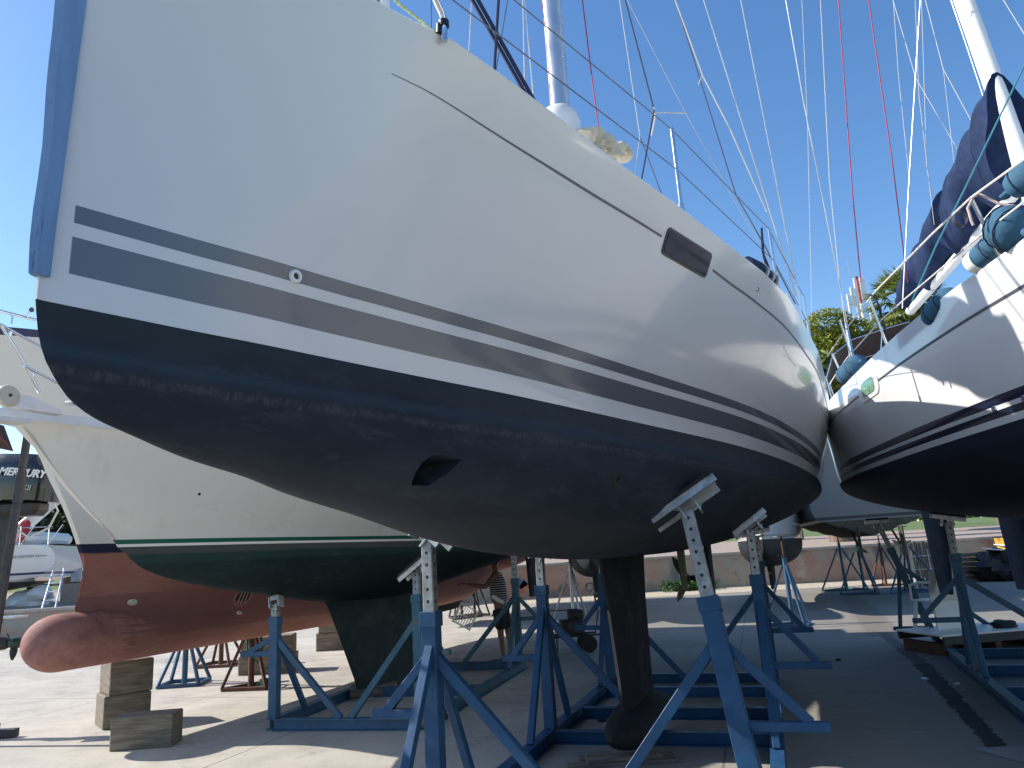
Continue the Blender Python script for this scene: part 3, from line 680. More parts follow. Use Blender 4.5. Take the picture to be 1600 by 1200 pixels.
hull_plate(sf4, rounded(9.50, 10.0, 3.195, 3.345, .07), .017, 1, .004).build('pane', mat('green_reflection_glass', (.10, .24, .13), .08, var=.4, scale=9, spec=.8), wf, True)  # green curtain reflection painted as the pane's colour
for s_, z_ in ((7.25, 2.53), (6.85, 2.53)): fitting(sf4, s_, z_, .028, m_inox, ry, side=1)
deck(q1, ry, m_white); toe_rail(q1, ry, m_whitemast, .012)
coachroof(ry, 5.5, 10.5, 1.1, 3.55, .35, m_white)
foil([(1.8, 6.2, 8.0, .2), (1.6, 6.2, 8.0, .18), (.35, 6.8, 7.9, .14), (.15, 6.8, 7.9, .14)], m_keel, 'keel', ry)
m_rud = mat('blue_antifouling_rudder', (.016, .035, .07), .7, var=.3, scale=3)
for sd in (1, -1): foil([(2.1, 12.05, 12.95, .09), (1.7, 12.05, 12.93, .09), (1.0, 12.25, 12.85, .07), (.8, 12.3, 12.8, .05)], m_rud, 'rudder', ry, sd*.5)
mast(ry, 9.05, 3.9, 18.5, m_whitemast, .155, .13, .085)
boomsail(ry, 9.3, 13.3, 5.32, 5.12, m_whitemast, m_navycloth, r=.07, lo=.03, h0=1.25, h1=.5, w=.34, seedv=5)
bpy.context.view_layer.update(); inv4 = ry.matrix_world.inverted()
def Q(x, y, Y): return inv4 @ at(x, y, Y)
for a_, b_ in (((1562, 401, 5.05), (1517, 309, 4.95)), ((1385, 537, 7.55), (1358, 466, 7.5)), ((1325, 608, 10.1), (1300, 552, 9.6)), ((1340, 585, 8.9), (1312, 500, 8.8))):
    MB().tube([Q(*a_), Q(*b_)], .014, 10).build('stanchion', m_inox, ry, True)
wires(ry, [
    ('lifeline', m_rope, .007, [(1640, 220, 4.2), (1517, 309, 4.95), (1457, 365, 5.9), (1367, 456, 7.4), (1325, 510, 8.8), (1293, 556, 9.6)], 0),
    ('lifeline', m_rope, .006, [(1640, 285, 4.2), (1538, 363, 5.0), (1414, 467, 6.8), (1375, 502, 7.55), (1323, 560, 9.2), (1296, 600, 10)], 0),
    ('backstay', m_wire, .0065, [(1330, 560, 10.4), (1322, 495, 10.2), (1256, 160, 9.2), (1228, 0, 8.9)], 8),
    ('turnbuckle', m_inox, .016, [(1339, 602, 9.8), (1333, 560, 9.9), (1322, 505, 10.0)], 0),
    ('halyard', m_rope, .0035, [(1268, 470, 12), (1262, 195, 11), (1253, 0, 10.5)], 6),
    ('halyard', m_rope, .005, [(1326, 545, 11), (1312, 440, 11), (1296, 280, 11), (1282, 0, 10)], 6),
    ('topping_lift', m_redrope, .0065, [(1345, 440, 9.6), (1332, 300, 9.3), (1310, 0, 8.8)], 8),
    ('halyard', m_redrope, .0065, [(1414, 410, 9.4), (1394, 250, 9.2), (1357, 0, 8.8)], 8),
    ('cover_tie', m_rope, .016, [(1533, 182, 8.0), (1560, 166, 8.0)], 0),
    ('cover_tie', m_rope, .016, [(1541, 206, 7.9), (1566, 196, 7.9)], 0),
    ('cover_tie', m_rope, .016, [(1556, 236, 7.7), (1582, 219, 7.7)], 0),
    ('backstay', m_wire, .0045, [(1410, 482, 8.3), (1420, 290, 8.1), (1438, 0, 7.8)], 8),
    ('lazy_jack', m_rope, .004, [(1506, 250, 8.8), (1431, 122, 8.8), (1396, 2, 8.8), (1393, -20, 8.8)], 6),
    ('lazy_jack', m_rope, .003, [(1422, 290, 9), (1404, 120, 9), (1396, 2, 8.8)], 0),
    ('lazy_jack', m_rope, .003, [(1457, 310, 9), (1448, 260, 9), (1443, 100, 9), (1440, 0, 9)], 4),
    ('lazy_jack', m_rope, .004, [(1527, 206, 8.4), (1474, 108, 8.5), (1446, 0, 8.5)], 6),
    ('lazy_jack', m_rope, .0025, [(1496, 300, 8.5), (1474, 108, 8.5)], 0),
    ('halyard', m_rope, .003, [(1456, 320, 9), (1436, 150, 9), (1430, 0, 9)], 4),
    ('shroud', m_wire, .006, [(1543, 170, 8), (1510, 70, 8), (1486, 0, 8)], 6),
    ('shroud', m_rope, .004, [(1640, 125, 7), (1600, 52, 7), (1568, 0, 7)], 6),
    ('sheet', m_tealrope, .008, [(1425, 470, 7.6), (1462, 385, 7.0), (1505, 300, 6.6), (1567, 172, 6.2), (1600, 104, 6.0), (1640, 20, 5.8)], 0),
    ('flag_line', m_navyrope, .008, [(1384, 520, 7.5), (1374, 480, 7.5), (1366, 461, 7.5), (1360, 462, 7.5)], 0),
])
def fender(label, a, b, r, m, endm=None):
    a, b = Vector(a), Vector(b); t = thing('fender', label, 'fender', a, 0, 'fenders on the navy striped yacht')
    L_ = (b-a).length; M_ = axis_m((0, 0, 0), b-a)
    pr = [(.15*r, -.06), (.2*r, 0), (.72*r, .03), (.95*r, .08), (r, .16), (r, L_-.16), (.95*r, L_-.08), (.72*r, L_-.03), (.2*r, L_), (.15*r, L_+.06)]
    MB().lathe(pr, 26, M_).build('cover', m, t, True)
    for u_ in (.3, .72): MB().tube([M_ @ Vector((r*1.012*math.cos(k_/14*2*math.pi), r*1.012*math.sin(k_/14*2*math.pi), L_*u_)) for k_ in range(15)], .005, 6, False).build('piping', m_navyrope, t, True)
    if endm is not None: MB().lathe([(r*.9, -.012), (r*.9, .1), (r*.2, .11)], 26, M_).lathe([(.02, -.02), (r*.45, -.022), (r*.45, .0)], 20, M_).build('end_cap', endm, t, True)
    return t
fender('dark blue covered fender lying at the deck edge below the furled navy sail', at(1450, 500, 6.35), at(1490, 458, 5.9), .105, m_bluecloth)
fender('large pale blue fender hanging in front of the boom, between stanchion and frame edge', at(1561, 350, 5.0), at(1600, 362, 4.75), .16, m_bluecloth)
fender('big blue fender cut off by the top right frame edge beside the white mast', at(1575, 300, 5.0), at(1640, 250, 4.7), .115, m_bluecloth)
fender('white tipped blue fender pointing left, just above the grey topsides', at(1523, 411, 5.35), at(1620, 330, 4.7), .10, m_bluecloth, m_whiteplastic)
fender('small dark blue fender on the stern corner near the red line', at(1318, 590, 9.3), at(1345, 565, 8.7), .13, m_bluecloth)
rcx = MB(); cc = at(1502, 341, 5.0)
for k in range(3): rcx.tube([cc+Vector((.05*math.cos(a/10*6.3)+.004*k, .02*k, .055*math.sin(a/10*6.3))) for a in range(11)], .0045, 6)
tag(rcx.build('rope_coil', m_darkwire, None, True), 'thin dark line coiled on the lifeline in front of the navy sail', 'rope')
lr = MB(); lr.tube([at(1519, 312, 4.93), at(1512, 325, 4.9), at(1518, 345, 4.9), at(1521, 352, 4.9)], .010, 8).tube([at(1519, 309, 4.93), at(1530, 303, 4.9), at(1560, 318, 4.85), at(1585, 322, 4.8)], .010, 8)
tag(lr.build('mooring_rope', mat('pinkish_white_rope', (.5, .38, .36), .8, var=.3, scale=80), None, True), 'pinkish rope knotted around the top of the stanchion at the right yacht', 'rope')
# bimini at the right yacht's stern
bi = thing('bimini', 'dark brown bimini canopy on silver hoops over the stern of the right yacht', 'canopy', at(1345, 575, 12.5))
m_brown = mat('dark_brown_canvas', (.045, .03, .032), .85, var=.2, scale=6, bump=.3, bscale=20)
vs = []; A = [(1290, 588, 11.6), (1300, 552, 11.8), (1330, 528, 12.1), (1378, 512, 12.5), (1420, 500, 12.9)]; B_ = [(1296, 600, 13.2), (1304, 578, 13.3), (1334, 560, 13.5), (1380, 548, 13.8), (1420, 540, 14)]
g = []; nU = 8
for i, (a_, b_) in enumerate(zip(A, B_)):
    a_, b_ = at(*a_)-bi.location, at(*b_)-bi.location
    for k in range(nU+1): u = k/nU; g.append(a_*(1-u)+b_*u+Vector((0, 0, .03*math.sin(u*math.pi*3)**2)))
n = len(g); g2 = [v-Vector((0, 0, .012)) for v in g]; fs = []
for i in range(4):
    for k in range(nU): q_ = i*(nU+1)+k; fs += [(q_, q_+1, q_+nU+2, q_+nU+1), (n+q_, n+q_+nU+1, n+q_+nU+2, n+q_+1)]
MB().add(g+g2, fs).build('canopy', m_brown, bi, True)
for px_ in (0, 1): 
    L_ = A if px_ == 0 else B_
    MB().tube([at(*q)-bi.location-Vector((0, 0, .03)) for q in L_], .013, 8).build('hoop', m_inox, bi, True)
    MB().tube([at(*L_[0])-bi.location, at(L_[0][0]+12, 632, L_[0][2])-bi.location], .013, 8).build('leg', m_inox, bi, True)
    MB().tube([at(*L_[3])-bi.location, at(L_[3][0]-6, 600, L_[3][2])-bi.location], .013, 8).build('leg', m_inox, bi, True)

# ================================================================== GROUND AND SETTING
gp = lambda x, y: Vector((atz(x, y, 0).x, atz(x, y, 0).y, 0))
def ground_mat():
    m, nt, b = nodes('worn_concrete_yard'); t = NT(nt); tc = t.n('ShaderNodeTexCoord').outputs['Object']
    sp = t.n('ShaderNodeSeparateXYZ'); t.l(tc, sp.inputs[0]); X, Y, Z = sp.outputs
    c = t.mix(t.ramp(t.noise(tc, .35, 5, .6), [(.3, 0), (.7, 1)]), (.25, .24, .222), (.35, .333, .305))
    side = t.math('ADD', t.math('MULTIPLY', X, .16), t.math('MULTIPLY', t.noise(tc, .5, 5), 1.1)); c = t.mix(t.ramp(side, [(.35, 0), (.95, 1)]), t.mix(1.0, c, (1.42, 1.38, 1.30), 'MULTIPLY'), t.mix(1.0, c, (.74, .715, .67), 'MULTIPLY'))  # sunlit left paled and shaded right darkened in the concrete colour
    c = t.mix(t.math('MULTIPLY', t.ramp(t.noise(tc, 1.7, 8, .72), [(.45, 0), (.75, 1)]), .55), c, (.20, .19, .175))
    c = t.mix(t.math('MULTIPLY', t.ramp(t.noise(tc, 55, 5, .8), [(.45, 0), (.8, 1)]), .5), c, (.13, .125, .12))
    c = t.mix(t.math('MULTIPLY', t.ramp(t.noise(tc, 4.5, 7, .75, (.3, 1.4, 1)), [(.58, 0), (.70, 1)]), .4), c, (.50, .47, .42))
    # dark oily patches
    c = t.mix(t.math('MULTIPLY', t.ramp(t.noise(tc, .22, 5, .7), [(.56, 0), (.66, 1)]), .45), c, (.13, .125, .12))
    wv = t.math('SUBTRACT', t.noise(tc, .8, 6, .7), .5)
    crack = t.ramp(t.math('ABSOLUTE', wv), [(0, 1), (.0022, .8), (.005, 0)]); gate = t.ramp(t.noise(tc, .21, 2), [(.5, 0), (.6, 1)])
    c = t.mix(t.math('MULTIPLY', t.math('MULTIPLY', crack, gate), .55), c, (.09, .085, .08))
    c = t.mix(t.math('MULTIPLY', t.ramp(t.noise(tc, .9, 9, .8), [(.57, 0), (.66, 1)]), .55), c, (.12, .115, .105))
    c = t.mix(t.math('MULTIPLY', t.ramp(t.noise(tc, 3.1, 3, .5), [(.70, 0), (.74, 1)]), .6), c, (.06, .058, .055))
    c = t.mix(t.math('MULTIPLY', t.ramp(t.noise(tc, 26, 2, .5), [(.74, 0), (.78, 1)]), .7), c, (.08, .07, .06))
    # oily dirt along the drain line
    def seg(p0, p1, w0, w1):
        d = p1-p0; L_ = d.length; d = d/L_; vx = t.math('SUBTRACT', X, p0.x); vy = t.math('SUBTRACT', Y, p0.y)
        al = t.math('ADD', t.math('MULTIPLY', vx, d.x), t.math('MULTIPLY', vy, d.y)); ac = t.math('ABSOLUTE', t.math('SUBTRACT', t.math('MULTIPLY', vx, d.y), t.math('MULTIPLY', vy, d.x)))
        wid = t.math('MULTIPLY_ADD', al, (w1-w0)/L_, w0); wid = t.math('MULTIPLY', wid, t.math('MULTIPLY_ADD', t.noise(tc, 5, 6, .75), 2.2, -.2)); k = t.math('MULTIPLY', t.math('SUBTRACT', 1.2, t.math('DIVIDE', ac, wid)), 2.5, clamp=True)
        k = t.math('MULTIPLY', k, t.math('MULTIPLY', t.math('GREATER_THAN', al, 0), t.math('LESS_THAN', al, L_))); return t.math('MULTIPLY', k, 1.6, clamp=True)
    c = t.mix(t.math('MULTIPLY', seg(gp(1558, 1168), gp(1440, 1037), .075, .105), .98), c, (.016, .016, .016))
    c = t.mix(t.math('MULTIPLY', seg(gp(1440, 1037), gp(1378, 988), .10, .09), .8), c, (.06, .055, .05))
    c = t.mix(t.math('MULTIPLY', seg(gp(1390, 995), gp(1325, 930), .30, .30), .55), c, (.11, .09, .07))
    # expansion joints every 4 m, turned with the yard
    mr = t.n('ShaderNodeMapping'); mr.inputs['Rotation'].default_value = (0, 0, R(17)); t.l(tc, mr.inputs[0]); s2 = t.n('ShaderNodeSeparateXYZ'); t.l(mr.outputs[0], s2.inputs[0])
    for ax, per, of in ((0, 4.4, 1.6), (1, 4.4, .4)):
        fr = t.math('FRACT', t.math('ADD', t.math('MULTIPLY', s2.outputs[ax], 1/per), of)); k = t.math('LESS_THAN', t.math('ABSOLUTE', t.math('SUBTRACT', fr, .5)), .0022)
        c = t.mix(t.math('MULTIPLY', k, .7), c, (.08, .075, .07))
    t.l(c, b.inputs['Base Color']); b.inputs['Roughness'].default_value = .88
    h = t.math('ADD', t.math('MULTIPLY', t.noise(tc, 70, 4, .7), .5), t.noise(tc, 6, 6, .7)); t.bump(h, .35, .02, b)
    return m
m_ground = ground_mat()
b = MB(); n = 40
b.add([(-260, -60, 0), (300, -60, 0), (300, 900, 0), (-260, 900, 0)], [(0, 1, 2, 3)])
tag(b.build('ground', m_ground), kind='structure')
m_slab = mat('repaired_concrete_slab', (.27, .265, .25), .85, var=.15, scale=2, bump=.3)
a_ = gp(1520, 1170); tag(MB().add([a_+Vector((0, 0, .004)), a_+Vector((1.7, 0, .004)), a_+Vector((1.7, -1.6, .004)), a_+Vector((.35, -1.6, .004))], [(0, 1, 2, 3)]).build('slab', m_slab), kind='structure')
# gravel bank in the sun before the wall, wall, terrace
m_gravel = mat('pale_gravel', (.46, .40, .31), .95, var=.35, scale=40, bump=1, bscale=60, dirt=(.2, .17, .12), dscale=14, dlo=.52, dhi=.66)
WA = [(-40, 24.5), (-21, 23.2), (-12.6, 24.2), (-8, 27.5), (-2, 31), (4.5, 31), (11.2, 29.9), (30, 28.5), (60, 27)]
gb = []
for i, (x, y) in enumerate(WA): gb += [(x, y+.4, .12), (x, y-.6, .05), (x, y-2.0-(.5 if i % 2 else 0), .004)]
tag(MB().add(gb, [(3*i+k, 3*i+k+1, 3*i+k+4, 3*i+k+3) for i in range(len(WA)-1) for k in (0, 1)]).build('gravel', m_gravel), kind='structure')
def wall_mat():
    m, nt, b = nodes('painted_rendered_wall'); t = NT(nt); tc = t.n('ShaderNodeTexCoord').outputs['Object']
    c = t.mix(t.ramp(t.noise(tc, .5, 3), [(.42, 0), (.55, 1)]), (.34, .30, .24), (.36, .22, .17))
    c = t.mix(t.ramp(t.noise(tc, .9, 7, .7), [(.5, 0), (.62, 1)]), c, (.40, .35, .28)); c = t.mix(t.ramp(t.noise(tc, .28, 3), [(.5, 0), (.6, 1)]), c, (.30, .29, .26))
    c = t.mix(t.math('MULTIPLY', t.ramp(t.noise(tc, 2.3, 8, .8), [(.56, 0), (.66, 1)]), .8), c, (.13, .12, .11))
    c = t.mix(t.math('MULTIPLY', t.ramp(t.noise(tc, .45, 2), [(.60, 0), (.66, 1)]), .8), c, (.10, .11, .13))
    t.l(c, b.inputs['Base Color']); b.inputs['Roughness'].default_value = .9; t.bump(t.noise(tc, 9, 6, .7), .5, .03, b); return m
m_wall = wall_mat()
wt = thing('retaining_wall', 'low painted concrete retaining wall with faded graffiti running behind the boats', 'wall')
def wtop(x): return .95 if x < -12 else (.95+(x+12)/10*.38 if x < -2 else 1.33)
vs = []; th = .3
for x, y in WA: z = wtop(x); vs += [(x, y, -.1), (x, y, z), (x, y+th, z), (x, y+th, -.1)]
MB().add(vs, [(4*i+k, 4*i+k+1, 4*i+k+5, 4*i+k+4) for i in range(len(WA)-1) for k in range(3)]).build('wall_face', m_wall, wt)
vs = []
for x, y in WA: z = wtop(x); vs += [(x, y-.05, z+.002), (x, y-.05, z+.09), (x, y+th+.06, z+.09), (x, y+th+.06, z+.002)]
MB().add(vs, [(4*i+k, 4*i+(k+1) % 4, 4*i+4+(k+1) % 4, 4*i+4+k) for i in range(len(WA)-1) for k in range(4)]).build('coping', mat('concrete_coping', (.36, .34, .31), .9, var=.2, scale=3, bump=.3), wt)
m_graf = mat('graffiti_paint_dark', (.10, .11, .13), .7, var=.2); m_grafb = mat('graffiti_paint_blue', (.07, .12, .25), .7, var=.3); m_grafr = mat('graffiti_paint_orange', (.42, .14, .07), .7, var=.3)
def wy(x):
    for (a, b_), (c, d) in zip(WA, WA[1:]):
        if a <= x <= c: return b_+(d-b_)*(x-a)/(c-a)
    return 30
def graf(pix, m, w=.09, nm='graffiti'):
    pts = []
    for px, py in pix:
        Y = 30
        for _ in range(6): q = at(px, py, Y); Y = wy(q.x)-.004
        pts.append(at(px, py, Y))
    vs = []; fs = []
    for i, p in enumerate(pts):
        d = (pts[min(i+1, len(pts)-1)]-pts[max(i-1, 0)]).normalized(); n_ = Vector((-d.z, 0, d.x)); vs += [p+n_*w/2, p-n_*w/2, ]
    MB().add([(x, wy(x)-.005, z) for x, y, z in vs], [(2*i, 2*i+1, 2*i+3, 2*i+2) for i in range(len(pts)-1)]).build(nm, m, wt)
graf([(884, 909), (875, 918), (874, 924), (880, 925), (887, 912)], m_graf); graf([(889, 923), (893, 912), (899, 924), (904, 911)], m_graf)
graf([(918, 914), (915, 920), (922, 925), (928, 918), (925, 911), (917, 912), (915, 916)], m_graf); graf([(812, 925), (820, 912), (828, 918), (833, 906)], m_grafr, .28); graf([(826, 901), (838, 906), (846, 900)], m_grafb, .35)
graf([(808, 905), (815, 915), (822, 908)], m_grafb, .3); graf([(962, 905), (963, 930)], m_graf, .07); graf([(968, 905), (969, 930)], m_graf, .07)
# terrace behind the wall: gravel, then grass
tv = []
for x, y in WA: z = wtop(x)-.01; tv += [(x, y+.2, z), (x, y+5, z+.18), (x, y+13, z+.62)]
tag(MB().add(tv, [(3*i+k, 3*i+k+1, 3*i+k+4, 3*i+k+3) for i in range(len(WA)-1) for k in (0, 1)]).build('terrace_gravel', mat('pinkish_terrace_gravel', (.32, .25, .205), .95, var=.35, scale=25, bump=1, bscale=30, dirt=(.2, .16, .12), dscale=8)), kind='structure')
tv = []
for x, y in WA: z = wtop(x)+.6; tv += [(x*1.0, y+13, z), (x*1.6, y+40, z+1.0), (x*3+(0), y+180, z+3)]
m_grass = mat('dry_green_grass', (.09, .14, .035), .95, var=.4, scale=3, bump=1, bscale=50, dirt=(.16, .15, .06), dscale=4)
tag(MB().add(tv, [(3*i+k, 3*i+k+1, 3*i+k+4, 3*i+k+3) for i in range(len(WA)-1) for k in (0, 1)]).build('grass', m_grass), kind='structure')

# ------------------------------------------------------------------ foliage
def leaf_mat(name, c1, c2):
    m, nt, b = nodes(name); t = NT(nt); tc = t.n('ShaderNodeTexCoord').outputs['Object']
    c = t.mix(t.ramp(t.noise(tc, .9, 4), [(.35, 0), (.65, 1)]), c1, c2); t.l(c, b.inputs['Base Color']); b.inputs['Roughness'].default_value = .6
    b.inputs['Subsurface Weight'].default_value = 0
    tr = t.n('ShaderNodeBsdfTranslucent'); t.l(c, tr.inputs[0]); mx = t.n('ShaderNodeMixShader'); mx.inputs[0].default_value = .3
    t.l(b.outputs[0], mx.inputs[1]); t.l(tr.outputs[0], mx.inputs[2]); t.l(mx.outputs[0], nt.nodes['Material Output'].inputs[0]); return m
m_pine = leaf_mat('pine_foliage', (.10, .15, .02), (.38, .38, .05)); m_dark = leaf_mat('dark_evergreen_foliage', (.025, .045, .018), (.06, .085, .03)); m_palm = leaf_mat('palm_leaf', (.09, .14, .03), (.22, .25, .06))
m_bark = mat('rough_bark', (.17, .12, .085), .95, var=.35, scale=4, bump=1, bscale=12, dirt=(.06, .045, .035), dscale=5, stretch=(1, 1, .3))
def crown(parent, clumps, n, size, m, seed, name='crown'):
    rnd = random.Random(seed); b = MB(); vs = []; fs = []
    wt_ = [c[1]**2 for c in clumps]
    for c, r, sq in rnd.choices(clumps, wt_, k=n):
        while True:
            d = Vector((rnd.uniform(-1, 1), rnd.uniform(-1, 1), rnd.uniform(-1, 1)))
            if .3 < d.length < 1: break
        d = d.normalized()*(rnd.uniform(.72, 1.03)); p = Vector(c)+Vector((d.x*r, d.y*r, d.z*r*sq)); s = size*rnd.uniform(.5, 1.3)
        e = Euler((rnd.uniform(-.9, .9), rnd.uniform(-.9, .9), rnd.uniform(0, 6.3))).to_matrix()
        k = len(vs); vs += [p+e @ Vector(v)*s for v in ((-1, -.35, 0), (0, -.5, .12), (1, -.2, 0), (.9, .4, 0), (0, .55, -.1), (-.9, .35, .05))]
        fs += [(k, k+1, k+4, k+5), (k+1, k+2, k+3, k+4)]
    return b.add(vs, fs).build(name, m, parent)
def tree(name, label, base, h, clumps, n, size, m, seed, tr=.2, bend=0, cat='tree', group=None):
    t = thing(name, label, cat, base, 0, group); rnd = random.Random(seed); b = MB(); ct = sum((Vector(c[0]) for c in clumps), Vector())/len(clumps)
    top = Vector((ct.x*.7, ct.y*.7, ct.z*.8)); b.tube([(0, 0, -.3), Vector((bend*.4, 0, top.z*.35)), top*.75, top], [tr*1.25, tr, tr*.75, tr*.4], 12)
    for c in clumps[:12]: s_ = top*rnd.uniform(.55, .9); b.tube([s_, s_*.4+Vector(c[0])*.6-Vector((0, 0, .2)), Vector(c[0])], [tr*.35, tr*.22, tr*.08], 7)
    b.build('trunk', m_bark, t, True); crown(t, clumps, n, size, m, seed); return t
def rclumps(seed, n, cx, cy, cz, rx, ry, rz, r0, r1, sq=.7):
    rnd = random.Random(seed); o = []
    for _ in range(n):
        a, u, v = rnd.uniform(0, 6.3), rnd.uniform(0, 1)**.5, rnd.uniform(-1, 1)
        o.append(((cx+rx*u*math.cos(a), cy+ry*u*math.sin(a), cz+rz*v*(1-u*.5)), rnd.uniform(r0, r1), sq))
    return o
# umbrella pine behind the bow of the right yacht
pb = at(1296, 560, 48); tree('umbrella_pine', 'rounded yellow-green pine crown showing between the two big hulls', (pb.x+5.5, pb.y, 3.0), 14,
     [((c[0]-5.5, c[1], c[2]), r_, q_) for (c, r_, q_) in [((.2, 0, 12.4), 1.9, .75), ((-1.0, .5, 11.7), 1.7, .7), ((1.6, -.3, 11.9), 1.6, .7), ((2.6, .2, 11.2), 1.5, .7), ((-.4, -.7, 10.5), 1.8, .8), ((1.2, .3, 10.2), 2.2, .8), ((3.4, .4, 10.3), 1.6, .7), ((-1.8, .4, 9.6), 1.6, .8), ((.2, -.8, 8.8), 2.0, .8), ((2.2, 0, 8.8), 2.0, .8), ((4.6, .4, 9.4), 1.7, .7), ((6, .6, 8.8), 1.7, .8)]], 26000, .11, m_pine, 11, .3)
# palm
def palm(label, base, h, nfr, L, seed, r=.28, skirt=True):
    t = thing('fan_palm', label, 'palm', base); rnd = random.Random(seed); b = MB(); pts = [(math.sin(i*.4)*.08, 0, h*i/10-.3) for i in range(11)]
    b.tube(pts, [r*(1.25-.03*i) for i in range(11)], 14).build('trunk', m_bark, t, True); top = Vector(pts[-1])
    for q in range(nfr):
        az = q*2.4+rnd.uniform(-.2, .2); el = R(80-150*(q/nfr)); d = Vector((math.cos(az)*math.cos(el), math.sin(az)*math.cos(el), math.sin(el))); side = d.cross(Vector((0, 0, 1))).normalized(); up = side.cross(d)
        p1 = top+d*L*.5-Vector((0, 0, L*.06)); vs = []; fs = []
        def quad(a, c, w, nn):
            k = len(vs); s_ = (c-a).cross(nn).normalized()*w; vs.extend([a-s_*.5, a+s_*.5, (a+c)/2+s_, c, (a+c)/2-s_]); fs.append((k, k+1, k+2, k+3, k+4))
        quad(top, p1, .035, up)
        for j in range(-11, 12):
            an = j*.125; dd = d*math.cos(an)+side*math.sin(an); dr = max(0, abs(j)-4)*.02
            e = p1+dd*L*rnd.uniform(.48, .62)-Vector((0, 0, .18*L*rnd.uniform(.6, 1.4))); quad(p1+dd*.05, e, L*.022, up)
        MB().add(vs, fs).build('frond', m_palm, t)
    return t
pb = at(1412, 470, 42); palm('shaggy green fan palm rising behind the blue sail cover', (pb.x, pb.y, 1.5), pb.z-1.1, 46, 2.5, 3)
pb = at(1490, 470, 46); palm('fan palm mostly hidden, its fronds showing under the boom of the right yacht', (pb.x+.2, pb.y, 1.5), pb.z-1.9, 26, 1.7, 5)
# dark trees at the left behind the far yacht
for i, (px, Y, hh, nn, lab) in enumerate(((-40, 46, 7.5, 9, 'dark tree mass at the far left edge behind the outboard motor'), (60, 44, 6.8, 10, 'dark leafy tree directly behind the far yacht with the ladder'), (112, 38, 6.2, 9, 'dark tree with thick trunk just left of the trawler stem'), (190, 50, 7, 8, 'dark tree hidden behind the trawler, its leaves left of the stem'))):
    pb = at(px, 900, Y)
    tree('evergreen_tree', lab, (pb.x, pb.y, 1.0), hh, rclumps(20+i, 13, 0, 0, hh*.60, 2.7, 2.2, hh*.34, .8, 1.5), 9000, .15, m_dark, 40+i, .45 if i == 2 else .3)
# hedge of far trees closing the horizon
far = MB()
fc = []
rnd = random.Random(5)
for i in range(150):
    x = -130+i*2.6; fc.append(((x, 96+rnd.uniform(-6, 8)+abs(x)*.06, 3.6+rnd.uniform(-.6, 1.6)), rnd.uniform(2.4, 4.0), .85))
tag(crown(None, fc, 52000, .4, m_dark, 77, 'treeline'), 'distant band of dark trees behind the grass', 'trees', kind='stuff')
# two rough trunks behind the wall
for px, w_, lab in ((1314, 34, 'thick ribbed palm trunk standing on the grass just left of the far motor boat props'), (1243, 22, 'pale trunk seen between the hull bottoms right of the small navy boat')):
    pb = at(px, 835, 36 if px > 1300 else 40); r_ = w_/1159*pb.y/2*.9; t = thing('palm_trunk', lab, 'palm', (pb.x, pb.y, 1.4)); b = MB()
    hs = 9; b.tube([(0, 0, -.2)]+[(0, 0, i*.5) for i in range(1, 17)], [r_*1.25]+[r_*(1.1+.06*(i % 2)) for i in range(1, 17)], 16).build('trunk', m_bark, t, True); crown(t, [((0, 0, 8.2), 1.6, .7)], 900, .35, m_palm, 3)
# ivy / weeds at the foot of the wall
for px, py, lab, sd in ((1062, 917, 'low green weeds growing at the foot of the wall right of the keel', 1), (1090, 915, 'smaller clump of weeds against the wall, right of the larger one', 2)):
    p = atz(px, py, .2); p.y = wy(p.x)-.35; p.x = at(px, py, p.y).x
    t = thing('weed_clump', lab, 'plant', (p.x, p.y, .05), 0, 'weeds by the wall'); crown(t, [((dx, 0, .2), .28, .9) for dx in (-.5, -.2, .15, .5)], 420, .06, mat('weed_leaves', (.05, .12, .02), .7, var=.4), sd, 'leaves')

# ------------------------------------------------------------------ cell tower
ct = thing('cell_tower', 'red and white telecom mast carrying white antenna panels beyond the sterns', 'antenna mast', (at(1350, 500, 78).x, 78, 1.5))
bz = at(1344, 432, 78).z-1.5; m_redp = mat('red_mast_paint', (.42, .06, .04), .5, var=.15)
nseg = 9
for k in range(nseg): MB().tube([(0, 0, bz*k/nseg), (0, 0, bz*(k+1)/nseg)], .17, 10).build('mast_section', m_redp if k % 2 == 0 else m_whitemast, ct, True)
MB().tube([(-.6, 0, bz), (-.7, 0, bz+2.2)], .04, 6).build('lightning_rod', m_steel, ct)
for dx, dz, w_, h_ in ((.35, -1.6, .55, 2.6), (-.95, -2.4, .38, 2.2), (-1.45, -3.2, .34, 2.2), (-.55, -3.9, .38, 2.2), (.75, -4.6, .38, 1.9), (-1.15, -5.6, .34, 1.9), (.35, -6.2, .42, 1.6), (-.45, -1.5, .3, 2.4), (-.85, -7.2, .4, 1.3), (1.0, -6.8, .3, 1.6)):
    o = MB().box((dx, -.35, bz+dz), (w_, .18, h_), None, .05).build('antenna_panel', m_whiteplastic, ct); MB().bar((dx, -.25, bz+dz), (0, 0, bz+dz-.2), .07).build('bracket', m_darksteel, o)
MB().tube([(0, 0, 0), (0, 0, bz-7)], .26, 10).build('lower_shaft', mat('grey_tower_steel', (.3, .3, .31), .5, .4), ct, True)

